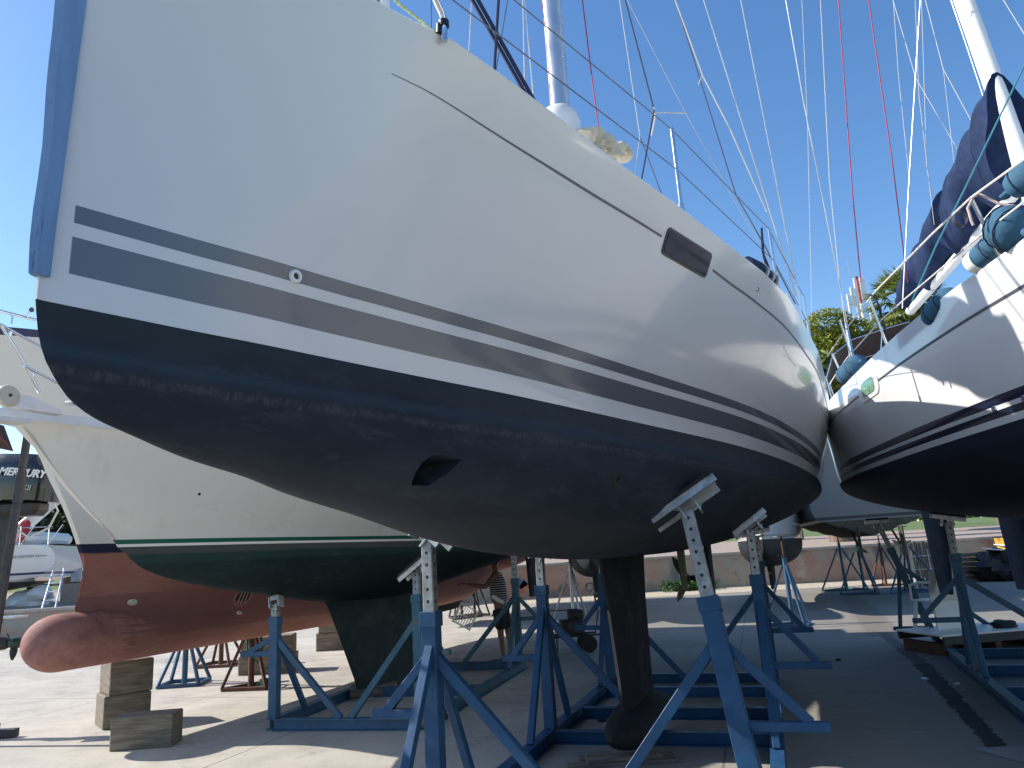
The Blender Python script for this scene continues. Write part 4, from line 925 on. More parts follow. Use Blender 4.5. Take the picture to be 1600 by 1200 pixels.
# ------------------------------------------------------------------ steel cradles
def hole_mat():
    m, nt, b = nodes('perforated_galvanised_tube'); t = NT(nt); tc = t.n('ShaderNodeTexCoord').outputs['Object']; sp = t.n('ShaderNodeSeparateXYZ'); t.l(tc, sp.inputs[0]); X, Y, Z = sp.outputs
    zz = t.math('MULTIPLY', t.math('SUBTRACT', t.math('FRACT', t.math('MULTIPLY', Z, 1/.075)), .5), .075); z2 = t.math('MULTIPLY', zz, zz)
    mn = t.math('MINIMUM', t.math('MULTIPLY', X, X), t.math('MULTIPLY', Y, Y)); k = t.math('LESS_THAN', t.math('ADD', z2, mn), .0115**2)
    c = t.mix(t.ramp(t.noise(tc, 18, 5), [(.35, 0), (.7, 1)]), (.20, .215, .23), (.36, .375, .39)); t.l(t.mix(k, c, (.006, .006, .008)), b.inputs['Base Color'])
    t.l(t.math('MULTIPLY_ADD', k, -.6, .6), b.inputs['Metallic']); b.inputs['Roughness'].default_value = .5; t.bump(t.noise(tc, 90, 3), .15, .005, b); return m
m_perf = hole_mat()
def padset(parent, top, nrm, al, w=.36, h=.24, m=m_steel):
    """swivel plate with timber-faced pad, square to the hull normal, long side along al"""
    n_ = Vector(nrm).normalized(); a = (Vector(al)-n_*Vector(al).dot(n_)).normalized(); c = n_.cross(a); Rm = Matrix((a, c, n_)).transposed(); top = Vector(top)
    pl = MB().box(top+n_*.012, (w, h, .012), Rm, .004); pl.box(top+n_*.012-n_*.02+c*h*.46, (w, .012, .05), Rm).box(top+n_*.012-n_*.02-c*h*.46, (w, .012, .05), Rm)
    o = pl.build('pad_plate', m, parent); MB().box(top+n_*.033, (w*.96, h*.9, .028), Rm, .006).build('pad', m_rubber, o)
    u = MB(); [u.box(top-n_*.05+a*s_, (.012, .11, .12), Rm) for s_ in (-.055, .055)]; u.tube([top-n_*.07-a*.08, top-n_*.07+a*.08], .012, 8); u.build('swivel_bracket', m, o); return o
def post(parent, base, zc, tip, nrm, axis, out, inn=None, wpost=.098, mt=m_blue, fore=.62, back=.62, arm=.55, armz=.62, innlen=.9, tube_w=.075, z0=.0, pad=(.34, .22)):
    """upright of a cradle: base on the long beam, collar height zc, telescopic tube to tip under the hull"""
    base, tip = Vector(base), Vector(tip); d = (tip-base); dn = d.normalized(); k = (zc-base.z)/d.z; col = base+d*k; axis = Vector(axis).normalized(); out = Vector(out).normalized()
    po = MB().bar(base-dn*z0, col, wpost, wpost, axis).bar(col-dn*.09, col+dn*.003, wpost+.016, wpost+.016, axis).build('post', mt, parent)
    # perforated tube, own origin for the holes
    L_ = (tip-col).length-.09+.35; tb = MB().box((0, 0, L_/2), (tube_w, tube_w, L_), None, .006).build('support_tube', m_perf, po)
    zx = dn; yx = zx.cross(axis).normalized(); xx = yx.cross(zx); Mx = Matrix((xx, yx, zx)).transposed().to_4x4(); Mx.translation = col-dn*.35; tb.matrix_basis = Mx
    padset(po, tip-dn*.035, nrm, out, *pad)
    ph = base+d*k*.84; w = .055
    for sg, ln in ((1, fore), (-1, back)):
        if ln: MB().bar(base+d*k*.86, base+axis*sg*ln, w, w, out).build('brace', mt, po)
    if inn: MB().bar(base+d*k*.80, base-out*innlen+Vector((0, 0, .0)), w+.01, w, axis).build('brace', mt, po)
    if arm:
        a0 = base+d*k*armz*.55; a0 = base+d*((armz-base.z)/d.z); e = a0+out*arm; o = MB().bar(a0, e, .055, .055, (0, 0, 1)).build('outrigger_arm', mt, po)
        MB().bar(base+d*k*.80, e-out*.10+Vector((0, 0, .02)), .055, .05, axis).build('arm_brace', mt, po)
    return po
def beam(parent, a, b, m, h=.12, w=.10, name='base_beam'):
    a, b = Vector(a), Vector(b); m1 = MB(); m1.box(((a+b)/2)+Vector((0, 0, h/2)), ((b-a).length, w, .012), Matrix.Rotation(math.atan2((b-a).y, (b-a).x), 3, 'Z'))
    up = Matrix.Rotation(math.atan2((b-a).y, (b-a).x), 3, 'Z'); c = (a+b)/2
    m1 = MB(); L_ = (b-a).length
    m1.box(c+Vector((0, 0, h-.006)), (L_, w, .012), up).box(c+Vector((0, 0, .006)), (L_, w, .012), up).box(c+Vector((0, 0, h/2)), (L_, .012, h-.026), up)
    return m1.build(name, m, parent)
def hull_tip(yo, sf, wx, wy_):
    inv = yo.matrix_world.inverted(); q = inv @ Vector((wx, wy_, 0)); h, n = sf.up(q.x, q.y)
    return (yo.matrix_world @ h, (yo.matrix_world.to_3x3() @ n).normalized()) if h is not None else (None, None)
bpy.context.view_layer.update()
def az(a): return Vector((math.sin(R(a)), math.cos(R(a)), 0))
AX = az(18); OUT = Vector((AX.y, -AX.x, 0))
cr = thing('boat_cradle', 'bright blue steel cradle with six posts holding the big grey-striped yacht', 'boat stand', (0, 0, 0), 0, 'steel boat cradles')
B0 = Vector((-.60, 4.88, 0)); off = {0: 0, 1: 2.46, 2: 5.2}; Wd = 1.93
LB = [B0+AX*-.25, B0+AX*5.7]; RBm = [B0+OUT*Wd+AX*-.25, B0+OUT*Wd+AX*5.7]
Z12 = Vector((0, 0, .12))
beam(cr, LB[0], LB[1], m_blue); beam(cr, RBm[0], RBm[1], m_blue)
for f_ in (.02, 1.17, 2.43, 3.45, 4.6, 5.55): beam(cr, B0+AX*f_+OUT*.055, B0+AX*f_+OUT*(Wd-.055), m_blue, .11, .09, 'cross_beam')
def put_post(par, yo, sf, base, out, axis, zc, tipxy=None, flat=0, tipz=None, **k):
    tx, ty = tipxy if tipxy else (base.x, base.y); tp, nr = hull_tip(yo, sf, tx, ty)
    if tp is None: tp = Vector((tx, ty, 1.9)); nr = Vector((0, 0, -1))
    if tipz: tp = Vector((tx, ty, tipz)); nr = (Vector((0, 0, -1))+out*.7).normalized()
    if flat: nr = (nr*(1-flat)+Vector((0, 0, -1))*flat).normalized()
    return post(par, base+Z12, zc, tp, -nr, axis, out, **k)
put_post(cr, yacht, sf1, B0, -OUT, AX, 1.32, inn=True, arm=.42, armz=.72)
put_post(cr, yacht, sf1, Vector((1.245, 4.62, 0)), OUT, AX, 1.30, (1.10, 5.02), inn=True, wpost=.12, arm=.5, armz=.58, tube_w=.085, back=.0, pad=(.50, .30), flat=.38)
put_post(cr, yacht, sf1, B0+AX*off[1], -OUT, AX, 1.36, inn=True, arm=.42, armz=.72)
put_post(cr, yacht, sf1, B0+OUT*Wd+AX*off[1], OUT, AX, 1.36, inn=False, arm=.5, armz=.62)
put_post(cr, yacht, sf1, B0+AX*off[2], -OUT, AX, 1.38, inn=True, arm=.42, armz=.72)
put_post(cr, yacht, sf1, B0+OUT*Wd+AX*off[2], OUT, AX, 1.42, inn=True, arm=.5, armz=.62, mt=m_blue)
# cradle of the green yacht
AX2 = az(14.5); OUT2 = Vector((AX2.y, -AX2.x, 0)); C0 = Vector((-2.80, 8.50, 0)); W2 = 1.78
cg = thing('boat_cradle', 'faded lighter blue steel cradle under the green-bottomed yacht', 'boat stand', (0, 0, 0), 0, 'steel boat cradles')
m_blue2 = mat('faded_blue_steel_paint', (.024, .082, .165), .55, var=.25, scale=4, bump=.15, dirt=(.05, .08, .11), dscale=5, dlo=.55, dhi=.7)
beam(cg, C0, C0+AX2*4.1, m_blue2); beam(cg, C0+OUT2*W2, C0+OUT2*W2+AX2*4.1, m_teal)
for f_ in (0, 1.9, 4.05): beam(cg, C0+AX2*f_+OUT2*.055, C0+AX2*f_+OUT2*(W2-.055), m_blue2, .12, .09, 'cross_beam')
put_post(cg, gy, sf2, C0+OUT2*.05, -OUT2, AX2, 1.16, inn=True, mt=m_blue2, arm=.42, armz=.78, innlen=.78, back=0, pad=(.10, .08))
put_post(cg, gy, sf2, C0+OUT2*(W2-.05), OUT2, AX2, 1.30, (C0+OUT2*(W2-.20)+AX2*.35)[:2], tipz=1.63, inn=True, pad=(.42, .25), mt=m_teal, arm=.35, armz=.72, innlen=.78, back=0)
put_post(cg, gy, sf2, C0+AX2*3.9, -OUT2, AX2, 1.0, inn=False, mt=m_blue2, arm=0, back=.6)
put_post(cg, gy, sf2, C0+OUT2*W2+AX2*3.75, OUT2, AX2, 1.34, inn=True, mt=m_teal, arm=.4, armz=.75, fore=0, back=.6)
# cradle of the right yacht
D0 = gp(1533, 1068); D1 = gp(1465, 1010); AX3 = (D1-D0).normalized(); OUT3 = Vector((-AX3.y, AX3.x, 0)); W3 = 2.0
if OUT3.x > 0: OUT3 = -OUT3
ck = thing('boat_cradle', 'blue and turquoise steel cradle standing under the navy-striped yacht on the right', 'boat stand', (0, 0, 0), 0, 'steel boat cradles')
beam(ck, D0-AX3*3.4, D1+AX3*.5, m_teal); beam(ck, D0-AX3*3.4-OUT3*W3, D1+AX3*.5-OUT3*W3, m_teal)
for f_ in (-2.4, -.9, .5, 1.9): beam(ck, D0+AX3*f_-OUT3*.055, D0+AX3*f_-OUT3*(W3-.055), m_blue, .12, .09, 'cross_beam')
put_post(ck, ry, sf4, D0+AX3*.1, OUT3, AX3, 1.38, inn=True, arm=.55, armz=.66, mt=m_blue2, innlen=1.3, fore=.5, back=.5)
put_post(ck, ry, sf4, D0-AX3*3.2-OUT3*.35, OUT3, AX3, 1.38, (D0-AX3*3.2-OUT3*.6)[:2], inn=True, arm=.6, armz=.7, mt=m_teal, fore=.5, back=.5)
put_post(ck, ry, sf4, D1+AX3*.15, OUT3, AX3, 1.45, (D1.x-.45, D1.y+.3), inn=True, arm=.5, armz=.25, mt=m_teal, fore=.35, back=.35)
put_post(ck, ry, sf4, D1-OUT3*W3, -OUT3, AX3, 1.38, inn=True, arm=.5, mt=m_blue2)
# ------------------------------------------------------------------ loose stands
def stand(label, c, h, w, m, rz=0, tilt=0, tri=True, cat='boat stand', headm=None, name='jack_stand', tip=None, group='loose jack stands'):
    t = thing(name, label, cat, c, rz, group); n = 3 if tri else 4; pts = [(w*.58*math.cos(2*math.pi*k/n+.5), w*.58*math.sin(2*math.pi*k/n+.5), .03) for k in range(n)]
    MB().tube([(0, 0, .02), (0, 0, h)], .045, 10).build('centre_tube', m, t, True)
    for k in range(n):
        MB().bar(pts[k], (pts[k][0]*.1, pts[k][1]*.1, h*.88), .045, .045).build('leg', m, t); MB().bar(pts[k], pts[(k+1) % n], .05, .05).build('foot_bar', m, t)
    MB().tube([(0, 0, h-.02), (0, 0, (tip or h+.25))], .022, 10).tube([(-.12, 0, h+.03), (.12, 0, h+.03)], .009, 6).build('screw', headm or m_darksteel, t, True)
    MB().box((0, 0, (tip or h+.25)+.012), (.26, .2, .025), Euler((tilt, 0, 0)).to_matrix(), .005).build('pad', m_wood, t); return t
def gxy(px, py): v = atz(px, py, 0); return (v.x, v.y, 0)
stand('blue grey four-legged jack stand behind the stacked timber under the red bulb', gxy(288, 1070), .95, .75, m_blue2, .4, tri=False)
stand('rusty red low stand on the sunlit concrete, between the blue stand and the brown post', gxy(345, 1040), .9, .8, m_rust, .2, tri=False)
gs = stand('brown post stand wrapped with green rope, just left of the faded blue cradle post', gxy(392, 1076), 1.0, .7, m_rust, .9)
for k in range(5): blobc = blob((.03*math.sin(k*2), -.05+.02*k, .78+.10*k), .075, 50+k, 12, .4, (1, .8, 1))
rp = MB(); rnd = random.Random(3); pts = [(.09*math.cos(i*.8)+rnd.uniform(-.02, .02), .09*math.sin(i*.8), .75+.012*i) for i in range(34)]; rp.tube(pts, .012, 6); pts = [(.22+.13*math.cos(i*.7)+rnd.uniform(-.04, .04), .05+.16*math.sin(i*.7), .02+.004*i) for i in range(30)]; rp.tube(pts, .012, 6); rp.tube([(.08, 0, .9), (.16, .02, .6), (.1, 0, .35), (-.02, -.12, .55), (-.05, -.08, .8)], .018, 7)
o = rp.build('green_rope', mat('green_netting_rope', (.02, .10, .06), .85, var=.4, scale=30), None, True); o.location = gs.location; tag(o, 'tangled dark green rope wound round the brown post stand', 'rope')
stand('grey tripod stand standing before the wall, left of the keel', gxy(897, 972), 1.45, .95, m_steel, .3, tip=1.75)
stand('blue tripod stand with dark foot frame, alone on the concrete right of the yacht', gxy(1240, 978), 1.35, .95, m_blue2, .1, tip=1.75, headm=m_rust)
for px, py, lab in ((722, 966, 'dark tripod stand left of the person, a white crate hanging on it'), (742, 962, 'second dark tripod stand, directly right of the one with the white crate')): stand(lab, gxy(px, py), 1.5, 1.1, m_darksteel, .3+px, tip=1.75)
for px, py, lab in ((1395, 905, 'dark steel stand leaning beside another, beyond the stern of the right yacht'), (1385, 915, 'dark stand nearer than its twin, left of the teal cradle leg')): stand(lab, gxy(px, py), 1.45, 1.0, m_rust, .2+px, tip=1.7)
stand('blue jack stand with slim legs under the transom of the far motor boat', gxy(1322, 922), 1.55, 1.4, m_teal, .6, tip=2.0)
stand('darker teal jack stand to the right under the far motor boat', gxy(1352, 928), 1.55, 1.2, m_teal, .2, tip=2.05)
stand('teal jack stand behind the chair, under the far motor boat', gxy(1428, 925), 1.5, 1.5, m_blue2, .9, tip=1.9)
# ------------------------------------------------------------------ timber blocks
def timber(label, c, d, rz, group='timber blocks'):
    o = MB().box((0, 0, d[2]/2), d, None, .012); n_ = 2
    ob = o.build('timber_block', m_wood); ob.location = c; ob.rotation_euler = (0, 0, rz); tag(ob, label, 'timber block', group)
    return ob
g0 = gp(206, 1131); rz0 = R(52)
def tb(label, px, py, z, dims, rz): q = atz(px, py, z); return timber(label, (q.x, q.y, z), dims, rz)
cB = Vector((-4.86, 9.42, 0))
timber('bottom timber of the stack under the red bulbous bow', (cB.x, cB.y, 0), (.50, .52, .36), R(38)); timber('upper timber of the stack, touching the red bulb', (cB.x+.01, cB.y+.02, .362), (.47, .50, .37), R(41))
timber('single timber block lying in front of the stack', (-3.93, 8.12, 0), (.60, .32, .31), R(6))
q = gp(572, 1092); timber('grey timber block under the green yacht keel, topmost of its pair', (q.x+.05, q.y+.25, .005), (.6, .34, .13), R(8))
q = gp(420, 1050); timber('wide weathered timber pile behind the faded blue cradle post, lower piece', (q.x, q.y, 0), (.9, .5, .3), R(5)); timber('upper piece of the wide timber pile behind the faded blue post', (q.x, q.y, .302), (.85, .48, .3), R(8))
q = gp(522, 1014); timber('lower timber under the aft keel of the trawler', (q.x, q.y, 0), (.7, .6, .36), R(10)); timber('upper timber touching the aft keel of the trawler', (q.x+.02, q.y, .362), (.66, .6, .4), R(12))
for i, (dx, dy, dz, L_, a_) in enumerate(((0, 0, 0, .85, 2), (.05, .16, 0, .75, -3), (.02, .03, .032, .6, 5))):
    q = gp(975, 1192); o = MB().box((0, 0, .015), (L_, .13, .03), None, .004).build('plank', m_wood); o.location = (q.x+dx-.02, q.y+dy-.05, dz); o.rotation_euler = (0, 0, R(a_)); tag(o, ['front pinkish plank under the keel bulb', 'rear plank under the keel bulb', 'short plank on top of the two others under the keel bulb'][i], 'plank', 'planks under the bulb')
# ------------------------------------------------------------------ boats further back
def small_boat(name, label, cat, bow, heading, L, B, zk, zp, zs, m, keel=None, nb=1.7, group=None, rk=None):
    t = thing(name, label, cat, (bow[0], bow[1], 0), R(90-heading), group); h = B/2
    r = hull(L, zp, [(0, zp), (L*.02, zk+(zp-zk)*.6), (L*.1, zk+(zp-zk)*.3), (L*.45, zk), (L*.8, zk+(zp-zk)*.2), (L, zk+(zp-zk)*.7)],
        [(0, 0), (L*.1, h*.30), (L*.3, h*.68), (L*.6, h*.92), (L, h*.75)], [(0, .03), (L*.05, h*.28), (L*.15, h*.58), (L*.35, h*.9), (L*.65, h), (L, h*.85)],
        [(0, zs+.25), (L*.4, zs), (L, zs)], [(0, nb), (L, nb+.3)], [(0, 1.5), (L*.5, 1.1), (L, .9)])
    if rk: r = shear(r, rake_fn([(zp, 0), (zs+.3, rk)], L*.4))
    ho_ = hull_obj(r, 'hull', m, t); deck(r, t, m_white)
    if keel: foil([(zk+.15, L*keel[0], L*keel[1], .2), (keel[2], L*(keel[0]+.03), L*keel[1], .14)], m_keel, 'keel', t)
    return t, Surf(ho_)
hm = lambda nm, w, bands, zp, f=(.012, .014, .018), f2=(.03, .033, .036): hull_mat(nm, w, bands, (zp, f), f2, wear=.3)
# white hull with black bottom seen stern-on behind the big yacht
p = at(1196, 850, 17)
d1, _ = small_boat('sailing_boat', 'white sailboat with black bottom, peeping out under the stern of the big yacht', 'sailboat', (p.x-.05, p.y), 19.5, 10, 1.95, 1.04, 1.74, 3.4, hm('white_over_black_hull', (.62, .63, .64), [(1.80, 1.84, (.4, .4, .4))], 1.74), keel=(.25, .5, .5), nb=2.4)  # topsides raised out of view to shade the yard to their right
p = at(922, 880, 17.5)
small_boat('dark_boat', 'dark hulled boat resting on a grey tripod stand between the cradle post and the keel', 'boat', (p.x, p.y), 7, 10, 1.9, 1.02, 1.85, 3.5, hm('black_green_hull', (.05, .06, .07), [], 1.85), keel=(.3, .55, .5), nb=2.3)  # high hidden topsides, shaped to cast shade over the ground beyond
p = at(730, 890, 19)
small_boat('red_boat', 'red-bottomed boat further back behind the person, its keel between dark stands', 'boat', (p.x-1.2, p.y), 12, 10, 3.2, 1.25, 2.0, 3.6, hm('grey_over_red_hull', (.55, .55, .54), [], 2.0, (.22, .06, .04), (.28, .09, .06)), keel=(.1, .35, .4), nb=2)  # hull enlarged, mostly unseen, to shade the ground behind the person
# motor boat with spray rails and propellers behind the right yacht's stern
mb = thing('motor_boat', 'pale motor boat with spray rails and twin propellers seen stern-on behind the right yacht', 'motorboat', (at(1352, 800, 19.5).x+.15, 19.5, 0), R(78))
vs = []; fs = []; sec = [(-.85, 4.4), (-1.15, 3.6), (-1.45, 2.75), (-1.46, 2.45), (-1.36, 2.15), (-1.22, 2.13), (-.8, 1.92), (-.74, 1.95), (-.38, 1.78), (-.32, 1.81), (0, 1.68)]
sec = [(y, z) for y, z in sec]+[(-y, z) for y, z in reversed(sec[:-1])]
for i in range(15):
    u = i/14; q = 1-max(0, u-.45)**2*2.4
    for y, z in sec: vs.append((u*9, y*max(q, .05), z+max(0, u-.4)**2*2.0*(1 if z < 2.2 else .4)))
n = len(sec)
for i in range(14):
    for k in range(n-1): fs.append((i*n+k, i*n+k+1, (i+1)*n+k+1, (i+1)*n+k))
    fs.append((i*n, (i+1)*n, (i+1)*n+n-1, i*n+n-1))
fs += [tuple(range(n)), tuple(range(14*n, 15*n))]
MB().add(vs, fs).build('hull', hull_mat('grey_white_motor_hull', (.17, .175, .175), [(2.14, 2.22, (.03, .03, .035))], (2.1, (.07, .06, .045)), (.12, .105, .08), rough=.5, coat=.05, wear=.2), mb, True)
for sy in (-.55, .45):
    MB().tube([(.6, sy, 1.85), (-.1, sy, 1.42)], .03, 8).build('propeller_shaft', m_inox, mb, True); propeller(mb, (-.12, sy, 1.40), .26, 3, 1+sy, mat('greenish_bronze_propeller', (.32, .35, .22), .5, .4), d=(-1, 0, -.3))
    foil([(1.9, -.4, -.05, .05), (1.15, -.45, -.1, .03)], m_prop, 'rudder', mb, sy)
MB().tube([(-.02, -1.2, 1.9), (-.15, -1.25, 0.02)], .015, 6).build('boarding_ladder_leg', m_rust, mb, True)
# distant yacht on the left terrace with ladder
fy = thing('distant_yacht', 'small far white yacht with thin navy stripe at the left edge beside a ladder', 'sailboat', (-28.75, 26.8, 0), R(6))
zt = .42
fr_ = hull(12.2, zt+1.62, [(0, zt+1.6), (1, zt+1.2), (5, zt+1.05), (9, zt+1.15), (12.2, zt+1.62)], [(0, 0), (2, .8), (6, 1.6), (12.2, 1.3)], [(0, .05), (2, 1.0), (6, 1.8), (10, 1.8), (12.2, 1.5)], [(0, zt+2.95), (12.2, zt+2.72)], [(0, 1.8), (12, 2.3)], [(0, 1.4), (12, .7)], transom_rake=.0)
fr_ = [[(x-.55*max(0, (x-11)/1.2)*abs((z-(zt+2.25))/.6)**2.2, y, z) for x, y, z in r] for r in fr_]
hull_obj(fr_, 'hull', hull_mat('white_hull_navy_stripe', (.74, .74, .72), [(zt+1.72, zt+1.80, (.03, .03, .12))], (zt+1.5, (.05, .055, .065)), (.08, .085, .09), wear=.1), fy)
deck(fr_, fy, m_rail)
vs_ = 0
def text(parent, s, loc, size, rot, m, ext=.002, name='lettering', shear_=0, bold=0):
    cu = bpy.data.curves.new(name, 'FONT'); cu.body = s; cu.size = size; cu.extrude = ext; cu.shear = shear_; cu.offset = bold; cu.align_x = 'CENTER'
    tmp = bpy.data.objects.new('tmp', cu); COL.objects.link(tmp); bpy.context.view_layer.update()
    me = bpy.data.meshes.new_from_object(tmp.evaluated_get(bpy.context.evaluated_depsgraph_get())); bpy.data.objects.remove(tmp)
    me.materials.clear(); me.materials.append(m); o = bpy.data.objects.new(name, me); put(o, parent); o.matrix_local = Matrix.Translation(loc) @ rot; return o
sf5 = Surf([o for o in bpy.data.objects if o.parent == fy and o.name.startswith('hull')][0])
pa, pb_ = sf5(10.75, zt+2.34)[0], sf5(11.75, zt+2.34)[0]; an_ = math.atan2(pb_.y-pa.y, pb_.x-pa.x); pm = (pa+pb_)/2
text(fy, 'SUN ODYSSEY 42', (pm.x+.01, pm.y-.06, zt+2.30), .125, Matrix.Rotation(an_, 4, 'Z') @ Matrix.Rotation(R(90), 4, 'X'), m_cove)
for a_, b_ in ((10.35, 10.62), (11.72, 11.95)): cove(sf5, [(a_, zt+2.345), (b_, zt+2.345)], .02, 'accent_stripe', m_cove, fy, -1, .012)
hull_plate(sf5, rounded(9.6, 10.3, zt+2.24, zt+2.46, .08), .015, -1, .01).build('hull_window', m_glass, fy)
foil([(zt+1.4, 5.2, 8.4, .5), (zt-.9, 6.4, 8.2, .35)], m_keel, 'keel', fy); foil([(zt+1.3, 10.6, 11.2, .1), (zt+.1, 10.7, 11.1, .1)], m_keel, 'rudder', fy)
MB().box((9.3, 0, zt+3.0), (4.6, 2.3, .45), None, .15).build('coachroof', m_rail, fy)
ra = MB()
for k in range(6): x = 7.2+k*.95; ra.tube([(x, -1.5, zt+2.7), (x, -1.5, zt+3.4)], .02, 6); ra.tube([(x, -1.5, zt+2.7), (x+.45, -1.5, zt+3.4)], .016, 6)
ra.tube([(7, -1.5, zt+3.4), (12, -1.4, zt+3.35)], .02, 6).tube([(7, -1.5, zt+3.05), (12, -1.4, zt+3.05)], .012, 6).tube([(9.6, -1.2, zt+3.2), (9.2, -1, zt+5.2), (9.2, 1, zt+5.2), (9.6, 1.2, zt+3.2)], .03, 8).tube([(10.8, -1.2, zt+3.2), (9.9, -1, zt+5.1)], .03, 8).tube([(8, -1.2, zt+3.2), (9.3, -1, zt+5.1)], .03, 8)
ra.build('rail_frame', m_inox, fy, True)
MB().box((11.1, -.6, zt+3.9), (2.2, .9, .16), Euler((0, R(-42), 0)).to_matrix(), .06).build('swim_platform', m_whiteplastic, fy)
MB().box((10.9, -1.1, zt+3.25), (.28, .3, .8), Euler((0, R(8), 0)).to_matrix(), .08).build('red_cushion', mat('red_canvas', (.35, .03, .03), .8), fy)
MB().box((9.1, -1.0, zt+3.28), (1.2, .3, .1), None, .03).build('teak_trim', mat('orange_teak', (.40, .14, .06), .6), fy)
ld = thing('ladder', 'aluminium ladder leaning on the transom of the far white yacht at the left', 'ladder', (at(84, 957, 25.5).x, 25.2, .98)); b = MB()
top_ = Vector((-.30, .9, 1.35)); 
for sx in (-.22, .22): b.tube([(sx, 0, 0), Vector((sx*.8, 0, 0))+top_], .03, 8)
b.build('rails', m_alu, ld)
for k in range(1, 5): MB().tube([Vector((-.22, 0, 0))+top_*k/5, Vector((.22, 0, 0))+top_*k/5], .02, 6).build('rung', m_alu, ld)
# clutter under the far yacht
for px, py, Y, w_, h_, m_, nm, lab, cat_ in ((53, 935, 27.5, 1.3, .9, m_rail, 'covered_heap', 'grey covered heap under the far yacht, left of the ladder', 'heap'), (112, 932, 27, .8, .9, mat('grey_beige_board', (.2, .18, .155), .8), 'leaning_board', 'grey beige board standing behind the trawler stem at the left', 'board'), (120, 892, 29, .4, .8, mat('white_blue_sheet', (.55, .6, .66), .6), 'white_sheet', 'small white sheet on the fence left of the trawler stem', 'sheet')):
    q = at(px, py, Y)
    if nm == 'covered_heap': o = blob((0, 0, .3), .62, 8, 20, .25, (1.2, .8, .7)).build(nm, m_, None, True); o.location = (q.x, Y, 1.0)
    else: o = MB().box((0, 0, 0), (w_, .06, h_), None, .01).build(nm, m_, None); o.location = q
    tag(o, lab, cat_)
# outboard motor on a stand, with dark pole in front of it
m_cowl = mat('black_outboard_cowl', (.012, .013, .018), .22, var=.15, coat=.6)
YO = 9.0; oc = at(36, 748, YO)
om = thing('outboard_motor', 'large black outboard motor with white lettering, cut off by the left frame edge', 'outboard motor', (oc.x, YO, 0))
c_ = oc.z
def tilt(v, a): return Matrix.Rotation(a, 4, 'Y') @ v
cw = MB(); vs = []; fs = []; N1, N2 = 20, 12
for i in range(N2+1):
    u = i/N2; z = -.27+.56*u; k_ = 1-.10*abs(u-.35)-.75*max(0, u-.72)**1.6*3.0; wx = .50*max(k_, .35); wyy = .22*max(k_, .3)
    for k in range(N1): a = 2*math.pi*k/N1; vs.append((wx*math.copysign(abs(math.cos(a))**.6, math.cos(a))-.02, wyy*math.copysign(abs(math.sin(a))**.7, math.sin(a)), z-.10*(math.cos(a)*wx)))
for i in range(N2):
    for k in range(N1): fs.append((i*N1+k, i*N1+(k+1) % N1, (i+1)*N1+(k+1) % N1, (i+1)*N1+k))
fs += [tuple(range(N1)), tuple(range(N2*N1, (N2+1)*N1))]
cw.add([(x, y, z+c_) for x, y, z in vs], fs).build('cowl', m_cowl, om, True)
m_let = mat('white_lettering', (.75, .76, .78), .4, var=.03)
tR = Matrix.Rotation(R(8), 4, 'Y') @ Matrix.Rotation(R(90), 4, 'X')
text(om, 'MERCURY', (.13, -.232, c_+.0), .125, tR, m_let, .003, shear_=.25, bold=.004)
text(om, 'XII', (.20, -.228, c_-.17), .09, tR, mat('silver_lettering', (.45, .46, .48), .4), .003)
MB().box((-.02, 0, c_-.36), (.62, .30, .2), None, .06).build('lower_cowl', m_black, om)
mid = MB(); mid.add([(x, y, z) for z, a, b_, w_ in ((c_-.44, -.46, -.04, .12), (c_-.9, -.44, -.14, .09), (1.35, -.40, -.14, .07)) for x, y in ((a, -w_), (b_, -w_*.6), (b_, w_*.6), (a, w_))], [(4*i+k, 4*i+(k+1) % 4, 4*i+4+(k+1) % 4, 4*i+4+k) for i in range(2) for k in range(4)]+[(0, 1, 2, 3), (8, 9, 10, 11)])
mid.build('midsection', m_darksteel, om)
MB().prism([(-.55, 0), (.12, 0), (.14, .02), (-.55, .03)], -.13, .13, Matrix.Translation((0, 0, 1.30)) @ Matrix.Rotation(R(90), 4, 'X')).build('anti_ventilation_plate', m_plate, om)
MB().lathe([(.02, -.42), (.07, -.3), (.085, 0), (.07, .22), (.05, .26)], 16, axis_m((-.25, 0, 1.02), (1, 0, 0))).build('gear_housing', m_darksteel, om, True)
MB().prism([(-.3, 0), (.12, 0), (.02, .5), (-.26, .5)], -.03, .03, Matrix.Translation((-.25, 0, .52)) @ Matrix.Rotation(R(90), 4, 'X')).build('skeg', m_black, om)
propeller(om, (.09, 0, 1.02), .19, 3, .4, mat('dark_green_propeller', (.03, .06, .05), .4, .4), d=(1, 0, 0), hub=.06)
sd_ = MB(); sd_.bar((-.34, 0, 0), (-.34, 0, c_-.3), .09, .09).bar((-.75, 0, .05), (.2, 0, .05), .09, .09).bar((-.34, -.45, .05), (-.34, .45, .05), .09, .09).bar((-.7, 0, .08), (-.36, 0, .9), .05, .05); sd_.build('motor_stand', m_darksteel, om)
MB().tube([Vector((.42, -.05, c_-.3)), Vector((.50, -.06, c_-.42)), Vector((.42, -.08, c_-.62)), Vector((.2, -.1, c_-.72)), Vector((.02, -.1, c_-.6))], .012, 8).build('fuel_hose', m_rail, om, True)
pl_ = MB(); a_ = at(43, 680, 8.4); b_ = at(27, 785, 8.5); pl_.bar(a_, b_, .065, .06).bar(a_*.45+b_*.55+Vector((0, 0, 0)), b_, .085, .07).bar(b_, Vector((b_.x-.25, b_.y+.1, .0)), .07, .06)
tag(pl_.build('dark_pole', m_darksteel, None), 'dark square pole leaning in front of the black outboard motor', 'pole')
